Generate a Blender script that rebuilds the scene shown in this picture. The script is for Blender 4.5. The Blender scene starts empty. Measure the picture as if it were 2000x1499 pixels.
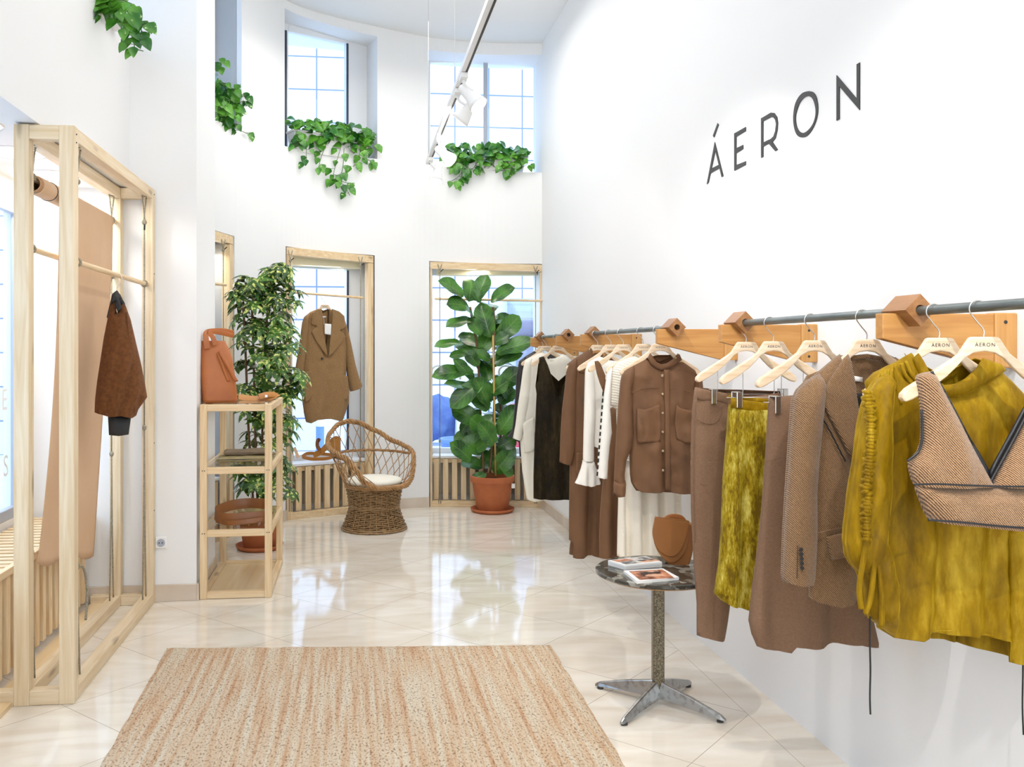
import bpy, bmesh, math, random
from math import radians, sin, cos, pi, sqrt, atan2, exp
from mathutils import Vector, Matrix, noise
from mathutils.geometry import delaunay_2d_cdt
R = random.Random(7)
scene = bpy.context.scene
COL = scene.collection

# ---------------------------------------------------------------- camera
YAW = radians(6.67); FPX = 1770.0; PX, PY = 900.0, 684.0; EYE = 1.5
cam_data = bpy.data.cameras.new('camera'); cam = bpy.data.objects.new('camera', cam_data); COL.objects.link(cam)
cam.location = (0, 0, EYE); cam.rotation_euler = (radians(90), 0, -YAW)
cam_data.sensor_fit = 'HORIZONTAL'; cam_data.sensor_width = 36; cam_data.lens = 36 * FPX / 2000
cam_data.shift_x = (1000 - PX) / 2000; cam_data.shift_y = -(749.5 - PY) / 2000
cam_data.clip_start = 0.05
scene.camera = cam
# ---------------------------------------------------------------- view, world, lights
vs = scene.view_settings
vs.view_transform = 'Standard'; vs.look = 'None'; vs.gamma = 1; vs.use_curve_mapping = False
vs.exposure = 0.55
world = bpy.data.worlds.new('sky'); scene.world = world; world.use_nodes = True
wn = world.node_tree.nodes; wl = world.node_tree.links
bg = wn['Background']
tc = wn.new('ShaderNodeTexCoord'); gr = wn.new('ShaderNodeSeparateXYZ'); cr = wn.new('ShaderNodeValToRGB')
wl.new(tc.outputs['Generated'], gr.inputs[0]); wl.new(gr.outputs['Z'], cr.inputs[0]); wl.new(cr.outputs[0], bg.inputs[0])
cr.color_ramp.elements[0].color = (0.86, 0.93, 1.0, 1); cr.color_ramp.elements[1].color = (0.80, 0.90, 1.0, 1)
bg.inputs[1].default_value = 2.5

def lamp(kind, name, loc, energy, color=(1, 1, 1), target=None, **kw):
    d = bpy.data.lights.new(name, kind); d.energy = energy; d.color = color
    for k, v in kw.items(): setattr(d, k, v)
    o = bpy.data.objects.new(name, d); COL.objects.link(o); o.location = loc
    if target is not None:
        o.rotation_euler = (Vector(target) - Vector(loc)).to_track_quat('-Z', 'Y').to_euler()
    return o
d_ = bpy.data.lights.new('hazy_sun', 'SUN'); d_.energy = 2.2; d_.angle = radians(60); d_.color = (.97, .98, 1)
o_ = bpy.data.objects.new('hazy_sun', d_); COL.objects.link(o_); o_.rotation_euler = Vector((.62, -.6, -.5)).to_track_quat('-Z', 'Y').to_euler()
WARM = (1.0, 0.965, 0.92); COOL = (0.93, 0.965, 1.0)
# added fill lights behind the camera and under the ceiling, without fixtures
lamp('AREA', 'front_fill_light', (0.2, -2.9, 2.3), 12, COOL, (0.2, 4, 1.6), shape='RECTANGLE', size=3.0, size_y=3.6)
lamp('AREA', 'ceiling_fill_light', (0.2, 0.6, 4.4), 13, WARM, (0.2, 0.6, 0), shape='RECTANGLE', size=2.2, size_y=2.6)
lamp('AREA', 'ceiling_fill_light', (0.3, 4.6, 4.3), 18, WARM, (0.3, 4.6, 0), shape='RECTANGLE', size=2.0, size_y=2.6)
lamp('AREA', 'ceiling_fill_light', (0.5, 7.0, 4.2), 20, WARM, (0.5, 7.0, 0), shape='RECTANGLE', size=1.6, size_y=1.6)
for (x, y, r) in ((-.28, 8.43, 26), (1.22, 8.74, 0), (-1.2, 7.42, 62)):
    lamp('AREA', 'window_soffit_light', (x, y, 2.27), 3.2, (1, .93, .78), (x + .02, y - .02, 0), shape='RECTANGLE', size=.6, size_y=.12)
# spot lamps of the ceiling track, then added fill spots at the end
for (y, tx, ty, tz, e) in ((.35, 1.5, 1.9, 1.25, 70), (1.7, 1.6, 2.7, 1.35, 44), (3.3, 1.6, 4.1, 1.4, 40), (5.0, 1.7, 5.9, 1.5, 34)):
    lamp('SPOT', 'track_and_fill_spot', (0.66, y, 2.93), e, WARM, (tx, ty, tz), spot_size=radians(85), spot_blend=0.7, shadow_soft_size=0.014)
lamp('SPOT', 'track_and_fill_spot', (0.62, 3.3, 2.9), 30, WARM, (-1.45, 4.95, 1.4), spot_size=radians(50), spot_blend=0.6, shadow_soft_size=0.02)
lamp('SPOT', 'track_and_fill_spot', (0.62, 5.3, 2.85), 20, WARM, (-0.7, 6.6, 1.2), spot_size=radians(60), spot_blend=0.7, shadow_soft_size=0.03)
lamp('SPOT', 'track_and_fill_spot', (0.62, 6.6, 2.85), 20, WARM, (0.9, 8.2, 1.0), spot_size=radians(80), spot_blend=0.8, shadow_soft_size=0.03)
lamp('SPOT', 'track_and_fill_spot', (0.62, 5.7, 2.95), 30, WARM, (0.2, 8.4, 4.4), spot_size=radians(110), spot_blend=0.9, shadow_soft_size=0.08)  # added upward fill for the end wall and ceiling, no track head
lamp('SPOT', 'track_and_fill_spot', (0.62, 6.4, 2.98), 34, WARM, (-1.0, 7.4, 3.9), spot_size=radians(45), spot_blend=0.9, shadow_soft_size=0.05)  # added fill to brighten the upper window jamb behind the pillar
for yy in (4.62, 5.2):
    lamp('AREA', 'recess_down_light', (-1.64, yy, 2.44), 4, (1, 0.97, 0.9), (-1.64, yy, 0), shape='DISK', size=0.26)

# ---------------------------------------------------------------- measuring helpers
RT = Vector((cos(YAW), -sin(YAW), 0)); FW = Vector((sin(YAW), cos(YAW), 0)); CAMP = Vector((0, 0, EYE))
def ray(px, py): return RT * ((px - PX) / FPX) + FW + Vector((0, 0, -(py - PY) / FPX))
def on_axis(px, py, axis, val):
    r = ray(px, py); i = 'XYZ'.index(axis); return CAMP + r * ((val - CAMP[i]) / r[i])
class Plane:
    """an upright plane standing in the room: point, turn about Z; its normal looks back into the room"""
    def __init__(s, x, y, a=0.0):
        s.p = Vector((x, y, 0)); s.a = radians(a)
        s.t = Vector((cos(s.a), sin(s.a), 0)); s.n = Vector((sin(s.a), -cos(s.a), 0))
    def q(s, px, py, off=0.0):
        r = ray(px, py); p = s.p + s.n * off
        return CAMP + r * ((p - CAMP).dot(s.n) / r.dot(s.n))
    def uv(s, px, py):
        w = s.q(px, py); return ((w - s.p).dot(s.t), w.z)
    def w(s, u, z, off=0.0): return s.p + s.t * u + s.n * off + Vector((0, 0, z))

# ---------------------------------------------------------------- materials
def newmat(name):
    m = bpy.data.materials.new(name); m.use_nodes = True
    return m, m.node_tree.nodes, m.node_tree.links, m.node_tree.nodes['Principled BSDF']
def rgb(c): return (c[0], c[1], c[2], 1)
def hexc(h):
    v = [int(h[i:i + 2], 16) / 255 for i in (0, 2, 4)]
    return tuple(x / 12.92 if x <= 0.04045 else ((x + 0.055) / 1.055) ** 2.4 for x in v)
def mat(name, c, rough=0.6, c2=None, scale=8, stretch=(1, 1, 1), bump=0.0, bscale=60, metal=0, sheen=0, coat=0, lo=0.35, hi=0.65, detail=4, spec=0.5, bstretch=None):
    m, n, l, b = newmat(name)
    b.inputs['Roughness'].default_value = rough; b.inputs['Metallic'].default_value = metal
    b.inputs['Specular IOR Level'].default_value = spec
    b.inputs['Base Color'].default_value = rgb(c)
    if sheen: b.inputs['Sheen Weight'].default_value = sheen; b.inputs['Sheen Roughness'].default_value = 0.4; b.inputs['Sheen Tint'].default_value = rgb([min(1, x * 1.5 + .1) for x in c])
    if coat: b.inputs['Coat Weight'].default_value = coat; b.inputs['Coat Roughness'].default_value = 0.1
    t = n.new('ShaderNodeTexCoord')
    def noi(sc, st):
        mp = n.new('ShaderNodeMapping'); mp.inputs['Scale'].default_value = st
        l.new(t.outputs['Object'], mp.inputs[0])
        x = n.new('ShaderNodeTexNoise'); x.inputs['Scale'].default_value = sc; x.inputs['Detail'].default_value = detail
        l.new(mp.outputs[0], x.inputs[0]); return x
    if c2 is not None:
        x = noi(scale, stretch); r = n.new('ShaderNodeValToRGB')
        r.color_ramp.elements[0].position = lo; r.color_ramp.elements[1].position = hi
        r.color_ramp.elements[0].color = rgb(c); r.color_ramp.elements[1].color = rgb(c2)
        l.new(x.outputs[0], r.inputs[0]); l.new(r.outputs[0], b.inputs['Base Color'])
    if bump:
        x = noi(bscale, bstretch or (1, 1, 1)); bp = n.new('ShaderNodeBump'); bp.inputs['Strength'].default_value = bump; bp.inputs['Distance'].default_value = 0.01
        l.new(x.outputs[0], bp.inputs['Height']); l.new(bp.outputs[0], b.inputs['Normal'])
    return m
def wood(name, c, c2, axis='Z', k=1.0, rough=0.5, knots=True):
    """sawn timber with grain running along one axis and a few knots"""
    m, n, l, b = newmat(name); b.inputs['Roughness'].default_value = rough
    t = n.new('ShaderNodeTexCoord'); mp = n.new('ShaderNodeMapping')
    st = {'X': (1.2, 22, 22), 'Y': (22, 1.2, 22), 'Z': (22, 22, 1.2)}[axis]; mp.inputs['Scale'].default_value = [s * k for s in st]
    l.new(t.outputs['Object'], mp.inputs[0])
    x = n.new('ShaderNodeTexNoise'); x.inputs['Scale'].default_value = 2.2; x.inputs['Detail'].default_value = 5; x.inputs['Distortion'].default_value = 0.8
    l.new(mp.outputs[0], x.inputs[0])
    r = n.new('ShaderNodeValToRGB'); r.color_ramp.elements[0].position = 0.3; r.color_ramp.elements[1].position = 0.72
    r.color_ramp.elements[0].color = rgb(c2); r.color_ramp.elements[1].color = rgb(c)
    l.new(x.outputs[0], r.inputs[0]); out = r.outputs[0]
    if knots:
        mp2 = n.new('ShaderNodeMapping'); s2 = {'X': (2.2, 9, 9), 'Y': (9, 2.2, 9), 'Z': (9, 9, 2.2)}[axis]; mp2.inputs['Scale'].default_value = s2
        l.new(t.outputs['Object'], mp2.inputs[0])
        v = n.new('ShaderNodeTexVoronoi'); v.inputs['Scale'].default_value = 1.0; l.new(mp2.outputs[0], v.inputs['Vector'])
        r2 = n.new('ShaderNodeValToRGB'); e = r2.color_ramp.elements; e[0].position = 0.06; e[0].color = (1, 1, 1, 1); e[1].position = 0.16; e[1].color = (0, 0, 0, 1)
        l.new(v.outputs['Distance'], r2.inputs[0])
        mx = n.new('ShaderNodeMix'); mx.data_type = 'RGBA'; mx.inputs[7].default_value = rgb([q * 0.5 for q in c2])
        ml = n.new('ShaderNodeMath'); ml.operation = 'MULTIPLY'; ml.inputs[1].default_value = 0.75
        l.new(r2.outputs[0], ml.inputs[0]); l.new(ml.outputs[0], mx.inputs[0]); l.new(out, mx.inputs[6]); out = mx.outputs[2]
    l.new(out, b.inputs['Base Color'])
    bp = n.new('ShaderNodeBump'); bp.inputs['Strength'].default_value = 0.12; bp.inputs['Distance'].default_value = 0.005
    l.new(x.outputs[0], bp.inputs['Height']); l.new(bp.outputs[0], b.inputs['Normal'])
    return m
def tweed(name, c, c2, cell=260, ang=0.7, rough=0.9):
    m, n, l, b = newmat(name); b.inputs['Roughness'].default_value = rough; b.inputs['Sheen Weight'].default_value = 0.25
    t = n.new('ShaderNodeTexCoord'); mp = n.new('ShaderNodeMapping'); mp.inputs['Rotation'].default_value = (0, ang, 0); l.new(t.outputs['Object'], mp.inputs[0])
    w = n.new('ShaderNodeTexWave'); w.wave_type = 'BANDS'; w.bands_direction = 'X'; w.inputs['Scale'].default_value = cell / 6.28 * 1.6; w.inputs['Distortion'].default_value = 1.2; w.inputs['Detail'].default_value = 2; w.inputs['Detail Scale'].default_value = 3
    l.new(mp.outputs[0], w.inputs[0])
    x = n.new('ShaderNodeTexNoise'); x.inputs['Scale'].default_value = 300; l.new(t.outputs['Object'], x.inputs[0])
    ad = n.new('ShaderNodeMath'); ad.operation = 'ADD'; l.new(w.outputs['Fac'], ad.inputs[0]); l.new(x.outputs[0], ad.inputs[1])
    r = n.new('ShaderNodeValToRGB'); r.color_ramp.elements[0].position = 0.35 + .1; r.color_ramp.elements[1].position = 1.0; r.color_ramp.elements[0].color = rgb(c); r.color_ramp.elements[1].color = rgb(c2)
    sc = n.new('ShaderNodeMath'); sc.operation = 'MULTIPLY'; sc.inputs[1].default_value = 0.75; l.new(ad.outputs[0], sc.inputs[0]); l.new(sc.outputs[0], r.inputs[0])
    l.new(r.outputs[0], b.inputs['Base Color'])
    bp = n.new('ShaderNodeBump'); bp.inputs['Strength'].default_value = 0.5; bp.inputs['Distance'].default_value = 0.003
    l.new(ad.outputs[0], bp.inputs['Height']); l.new(bp.outputs[0], b.inputs['Normal']); return m
def velvet(name, dark, mid, light, lo=0.42, hi=0.62, scale=9, crush=1.0):
    """pile that lies in different directions: patches of nap differ in colour, strong sheen"""
    m, n, l, b = newmat(name); b.inputs['Roughness'].default_value = 0.55
    b.inputs['Sheen Weight'].default_value = 0.55; b.inputs['Sheen Roughness'].default_value = 0.3; b.inputs['Sheen Tint'].default_value = rgb(light)
    b.inputs['Specular IOR Level'].default_value = 0.15
    t = n.new('ShaderNodeTexCoord')
    def no(sc, st, det=6):
        mp = n.new('ShaderNodeMapping'); mp.inputs['Scale'].default_value = st; l.new(t.outputs['Object'], mp.inputs[0])
        x = n.new('ShaderNodeTexNoise'); x.inputs['Scale'].default_value = sc; x.inputs['Detail'].default_value = det; x.inputs['Roughness'].default_value = 0.65
        l.new(mp.outputs[0], x.inputs[0]); return x
    a = no(scale, (1.6, 1.6, 0.45)); f = no(scale * 9, (1.5, 1.5, 0.5), 3)
    ad = n.new('ShaderNodeMath'); ad.operation = 'MULTIPLY_ADD'; ad.inputs[1].default_value = 0.35; l.new(f.outputs[0], ad.inputs[0]); l.new(a.outputs[0], ad.inputs[2])
    sb = n.new('ShaderNodeMath'); sb.operation = 'SUBTRACT'; sb.inputs[1].default_value = 0.175; l.new(ad.outputs[0], sb.inputs[0])
    r = n.new('ShaderNodeValToRGB'); e = r.color_ramp.elements
    e[0].position = lo; e[0].color = rgb(dark); e[1].position = hi + .12; e[1].color = rgb(light)
    q = e.new((lo + hi) / 2 + .02); q.color = rgb(mid)
    l.new(sb.outputs[0], r.inputs[0]); l.new(r.outputs[0], b.inputs['Base Color'])
    bp = n.new('ShaderNodeBump'); bp.inputs['Strength'].default_value = 0.35 * crush; bp.inputs['Distance'].default_value = 0.01
    l.new(f.outputs[0], bp.inputs['Height']); l.new(bp.outputs[0], b.inputs['Normal']); return m
def glass(name, tint=(0.95, 0.98, 1)):
    m, n, l, b = newmat(name)
    n.remove(b); o = n['Material Output']
    tr = n.new('ShaderNodeBsdfTransparent'); tr.inputs[0].default_value = rgb(tint)
    gl = n.new('ShaderNodeBsdfGlossy'); gl.inputs['Roughness'].default_value = 0.02
    fr = n.new('ShaderNodeFresnel'); fr.inputs[0].default_value = 1.45; mx = n.new('ShaderNodeMixShader')
    gm = n.new('ShaderNodeNewGeometry'); iv = n.new('ShaderNodeMath'); iv.operation = 'SUBTRACT'; iv.inputs[0].default_value = 1; l.new(gm.outputs['Backfacing'], iv.inputs[1])
    mu = n.new('ShaderNodeMath'); mu.operation = 'MULTIPLY'; l.new(fr.outputs[0], mu.inputs[0]); l.new(iv.outputs[0], mu.inputs[1])
    l.new(mu.outputs[0], mx.inputs[0]); l.new(tr.outputs[0], mx.inputs[1]); l.new(gl.outputs[0], mx.inputs[2]); l.new(mx.outputs[0], o.inputs[0]); return m
def emit(name, c, s):
    m, n, l, b = newmat(name); b.inputs['Emission Color'].default_value = rgb(c); b.inputs['Emission Strength'].default_value = s
    b.inputs['Base Color'].default_value = rgb(c); return m

MT = {}
MT['wall'] = mat('wall_paint', (0.88, 0.885, 0.89), 0.75, bump=0.02, bscale=90)
MT['ceil'] = mat('ceiling_paint', (0.86, 0.865, 0.87), 0.85)
MT['frame_white'] = mat('white_lacquer', (0.85, 0.87, 0.9), 0.35)
MT['seal'] = mat('dark_window_seal', (0.03, 0.045, 0.08), 0.4)
MT['mullion'] = mat('grey_window_metal', (0.42, 0.46, 0.55), 0.4)
MT['glass'] = glass('window_glass', (0.93, 0.965, 1.0))
MT['acrylic'] = glass('acrylic_shelf', (0.93, 0.93, 0.92))
MT['blind'] = mat('cream_blind', (0.88, 0.83, 0.60), 0.7)
PINE = hexc('f0dcb8'); PINE2 = hexc('dcb988')
for ax in 'XYZ':
    MT['pine' + ax] = wood('pale_pine_' + ax.lower(), PINE, PINE2, ax)
    MT['pine_w' + ax] = wood('sawn_pine_' + ax.lower(), hexc('eddcbf'), hexc('d9bf95'), ax, 0.9)
OAK = hexc('cb9755'); OAK2 = hexc('b27a3e')
MT['oak'] = wood('oiled_oak', OAK, OAK2, 'X', 0.8, 0.4, False)
MT['oakZ'] = wood('oiled_oak_upright', hexc('cf9e60'), hexc('b98446'), 'Z', 0.8, 0.4, False)
MT['oak_dark'] = wood('walnut_block', hexc('a87748'), hexc('865830'), 'Y', 0.9, 0.4, False)
MT['ash'] = wood('pale_ash', hexc('f0dcc2'), hexc('ddc09b'), 'X', 1.3, 0.4, False)
MT['ply'] = wood('birch_board', hexc('ecd5b0'), hexc('e0c294'), 'Y', 0.3, 0.25, False)
MT['steel_pipe'] = mat('grey_steel_pipe', hexc('6b7272'), 0.35, hexc('878e8c'), 30, (1, .2, 1), metal=0.75)
MT['chrome'] = mat('brushed_nickel', (0.62, 0.6, 0.57), 0.25, metal=1)
MT['white_metal'] = mat('white_metal', (0.85, 0.85, 0.85), 0.35)
MT['black'] = mat('black_paint', (0.012, 0.011, 0.010), 0.5)
MT['black_cord'] = mat('black_cord', (0.01, 0.01, 0.01), 0.7)
MT['white_plastic'] = mat('white_plastic', (0.86, 0.86, 0.85), 0.3)
MT['dark_plastic'] = mat('dark_plastic', (0.03, 0.03, 0.03), 0.5)
MT['rope'] = mat('twisted_rope', hexc('b9b09c'), 0.9, hexc('8d8470'), 120, (1, 1, 3), bump=0.8, bscale=200)
MT['kraft'] = mat('kraft_paper', hexc('d9b694'), 0.8, hexc('d2ad89'), 3)
MT['card'] = mat('cardboard_tube', hexc('b98f6c'), 0.8)
MT['base'] = mat('beige_marble_base', hexc('dccfc0'), 0.25, hexc('cdbdab'), 4, (1, 1, 1), detail=8)
MT['terra'] = mat('terracotta', hexc('bb6c40'), 0.75, hexc('ad6038'), 6, bump=0.05, bscale=60)
MT['soil'] = mat('dark_soil', (0.03, 0.02, 0.014), 1, bump=1, bscale=90)
MT['tan'] = mat('tan_leather', hexc('b0662f'), 0.45, hexc('a25b2a'), 6, bump=0.12, bscale=140)
MT['tan_light'] = mat('honey_leather', hexc('c08238'), 0.45, hexc('ad7230'), 6, bump=0.1, bscale=140)
MT['tan_brown'] = mat('brown_leather', hexc('9a6233'), 0.4, hexc('8a5529'), 6, bump=0.1, bscale=140)
MT['satchel'] = mat('caramel_leather', hexc('94602f'), 0.4, hexc('8a572b'), 5, bump=0.06, bscale=140)
MT['suede'] = mat('taupe_suede', hexc('8a7862'), 0.9, hexc('7a6a55'), 20)
MT['suede2'] = mat('olive_sand_suede', hexc('a99a70'), 0.9, hexc('988a62'), 20)
MT['cushion'] = mat('cream_cushion', hexc('f2eee0'), 0.9, bump=0.1, bscale=90)
MT['rattan'] = mat('rattan', hexc('b58b5c'), 0.5, hexc('8f6739'), 22, (1, 1, 1), lo=.3, hi=.7)
MT['rattan2'] = mat('rattan_grey', hexc('a9875c'), 0.5, hexc('806340'), 30)
MT['camel'] = mat('camel_wool', hexc('9a784f'), 0.95, hexc('896a46'), 130, sheen=0.2, bump=0.3, bscale=260)
MT['wool_brown'] = mat('cocoa_wool', hexc('80624b'), 0.95, hexc('775a44'), 160, sheen=0.15, bump=0.25, bscale=250)
MT['suede_brown'] = mat('brown_brushed_cotton', hexc('714e31'), 0.75, hexc('64442a'), 9, (1, 1, .5), sheen=0.2, bump=0.06, bscale=150, lo=.4, hi=.7)
MT['knit_brown'] = mat('rust_brown_knit', hexc('74461f'), 0.95, hexc('5f3818'), 60, sheen=0.4, bump=0.5, bscale=180)
MT['rib_black'] = mat('charcoal_rib', (0.035, 0.037, 0.04), 0.9, bump=0.5, bscale=160, bstretch=(3, 3, .1))
MT['cream'] = mat('cream_wool', hexc('f0ebdd'), 0.9, sheen=0.2, bump=0.15, bscale=120)
MT['white_cloth'] = mat('white_crepe', hexc('f3efe6'), 0.85, bump=0.08, bscale=120)
MT['ivory_pleat'] = mat('ivory_pleated_cloth', hexc('f0e8d8'), 0.8)
MT['silk_black'] = mat('black_cloth', (0.016, 0.014, 0.012), 0.5, sheen=0.3)
MT['mustard'] = velvet('mustard_velvet', hexc('6b4f00'), hexc('917002'), hexc('cbaa32'), 0.33, 0.68, 4, 0.6)
MT['crushed'] = velvet('crushed_mustard_velvet', hexc('6a5206'), hexc('9a820e'), hexc('d6c866'), 0.40, 0.56, 11, 1.4)
MT['velvet_black'] = velvet('dark_olive_velvet', hexc('1a1409'), hexc('2b2210'), hexc('4a3d20'), 0.40, 0.66, 6, 0.5)
MT['tweed'] = tweed('brown_tweed', hexc('50361f'), hexc('a37d56'), 300)
MT['tweed2'] = tweed('chunky_brown_tweed', hexc('553519'), hexc('c39a72'), 300)
MT['lining'] = mat('black_satin_lining', (0.015, 0.015, 0.018), 0.35)
MT['label'] = mat('white_label', (0.85, 0.85, 0.83), 0.7)
MT['print_dark'] = mat('magazine_print', hexc('3a2a28'), 0.35, hexc('d9a98c'), 14, lo=.45, hi=.55)
MT['lamp_glow'] = emit('lamp_glow', (1, 0.97, 0.92), 40)
MT['down_glow'] = emit('down_light_glow', (1, 0.97, 0.92), 3.0)
def marble_dark():
    m, n, l, b = newmat('dark_marble'); b.inputs['Roughness'].default_value = 0.12
    t = n.new('ShaderNodeTexCoord'); v = n.new('ShaderNodeTexVoronoi'); v.inputs['Scale'].default_value = 26
    x = n.new('ShaderNodeTexNoise'); x.inputs['Scale'].default_value = 10; x.inputs['Detail'].default_value = 6
    mx = n.new('ShaderNodeVectorMath'); mx.operation = 'MULTIPLY_ADD'; mx.inputs[1].default_value = (.12, .12, .12)
    l.new(t.outputs['Object'], x.inputs[0]); l.new(x.outputs['Color'], mx.inputs[0]); l.new(t.outputs['Object'], mx.inputs[2]); l.new(mx.outputs[0], v.inputs['Vector'])
    r = n.new('ShaderNodeValToRGB'); e = r.color_ramp.elements; e[0].color = rgb(hexc('9a9890')); e[0].position = 0.0; e[1].position = 1; e[1].color = rgb(hexc('4d4a42'))
    q = e.new(.22); q.color = rgb(hexc('6a675c')); q = e.new(.5); q.color = rgb(hexc('35332d'))
    sp = n.new('ShaderNodeSeparateColor'); l.new(v.outputs['Color'], sp.inputs[0]); l.new(sp.outputs[0], r.inputs[0]); l.new(r.outputs[0], b.inputs['Base Color']); return m
MT['marble'] = marble_dark()
MT['patina'] = mat('pitted_chrome', hexc('857c68'), 0.35, hexc('4a4236'), 160, lo=.35, hi=.65, metal=0.8, detail=2)
MT['chrome_leg'] = mat('worn_chrome', (0.42, 0.42, 0.41), 0.3, (0.22, 0.21, 0.2), 40, metal=1, lo=.5, hi=.75)
def leafmat(name, c, c2, edge=None, vein=None, vscale=60, rough=0.35, varieg=0.0):
    m, n, l, b = newmat(name); b.inputs['Roughness'].default_value = rough
    t = n.new('ShaderNodeTexCoord'); x = n.new('ShaderNodeTexNoise'); x.inputs['Scale'].default_value = 7; l.new(t.outputs['Object'], x.inputs[0])
    r = n.new('ShaderNodeValToRGB'); r.color_ramp.elements[0].position = .38; r.color_ramp.elements[1].position = .62
    r.color_ramp.elements[0].color = rgb(c); r.color_ramp.elements[1].color = rgb(c2); l.new(x.outputs[0], r.inputs[0]); out = r.outputs[0]
    sx = n.new('ShaderNodeSeparateXYZ'); l.new(t.outputs['UV'], sx.inputs[0])
    if varieg:
        x2 = n.new('ShaderNodeTexNoise'); x2.inputs['Scale'].default_value = 38; l.new(t.outputs['Object'], x2.inputs[0])
        r2 = n.new('ShaderNodeValToRGB'); r2.color_ramp.elements[0].position = varieg; r2.color_ramp.elements[1].position = varieg + .06; l.new(x2.outputs[0], r2.inputs[0])
        mx = n.new('ShaderNodeMix'); mx.data_type = 'RGBA'; mx.inputs[7].default_value = rgb(edge); l.new(r2.outputs[0], mx.inputs[0]); l.new(out, mx.inputs[6]); out = mx.outputs[2]
    if vein:
        au = n.new('ShaderNodeMath'); au.operation = 'SUBTRACT'; au.inputs[1].default_value = .5; l.new(sx.outputs[0], au.inputs[0])
        ab = n.new('ShaderNodeMath'); ab.operation = 'ABSOLUTE'; l.new(au.outputs[0], ab.inputs[0])
        mid = n.new('ShaderNodeMath'); mid.operation = 'LESS_THAN'; mid.inputs[1].default_value = .022; l.new(ab.outputs[0], mid.inputs[0])
        ph = n.new('ShaderNodeMath'); ph.operation = 'MULTIPLY_ADD'; ph.inputs[1].default_value = -.55; l.new(ab.outputs[0], ph.inputs[0]); l.new(sx.outputs[1], ph.inputs[2])
        mu = n.new('ShaderNodeMath'); mu.operation = 'MULTIPLY'; mu.inputs[1].default_value = vscale; l.new(ph.outputs[0], mu.inputs[0])
        si = n.new('ShaderNodeMath'); si.operation = 'SINE'; l.new(mu.outputs[0], si.inputs[0])
        gt = n.new('ShaderNodeMath'); gt.operation = 'GREATER_THAN'; gt.inputs[1].default_value = .975; l.new(si.outputs[0], gt.inputs[0])
        mx0 = n.new('ShaderNodeMath'); mx0.operation = 'MAXIMUM'; l.new(mid.outputs[0], mx0.inputs[0]); l.new(gt.outputs[0], mx0.inputs[1])
        mx = n.new('ShaderNodeMix'); mx.data_type = 'RGBA'; mx.inputs[7].default_value = rgb(vein)
        ml = n.new('ShaderNodeMath'); ml.operation = 'MULTIPLY'; ml.inputs[1].default_value = .42; l.new(mx0.outputs[0], ml.inputs[0])
        l.new(ml.outputs[0], mx.inputs[0]); l.new(out, mx.inputs[6]); out = mx.outputs[2]
    l.new(out, b.inputs['Base Color'])
    b.inputs['Subsurface Weight'].default_value = 0.0
    return m
MT['fig'] = leafmat('fiddle_leaf', hexc('1e4a1b'), hexc('4a812c'), vein=hexc('86a95a'), vscale=48, rough=0.3)
MT['sch'] = leafmat('umbrella_leaf', hexc('234718'), hexc('4c7a2b'), edge=hexc('cfd678'), varieg=.555, rough=0.35)
MT['pothos'] = leafmat('pothos_leaf', hexc('24641c'), hexc('62a236'), edge=hexc('b9d98a'), varieg=.66, rough=0.3)
MT['stem'] = mat('brown_stem', hexc('6b5136'), 0.8)
MT['vine'] = mat('green_vine', hexc('4c6a30'), 0.6)
MT['cane'] = mat('bamboo_stake', hexc('c7a35e'), 0.5)
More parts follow.
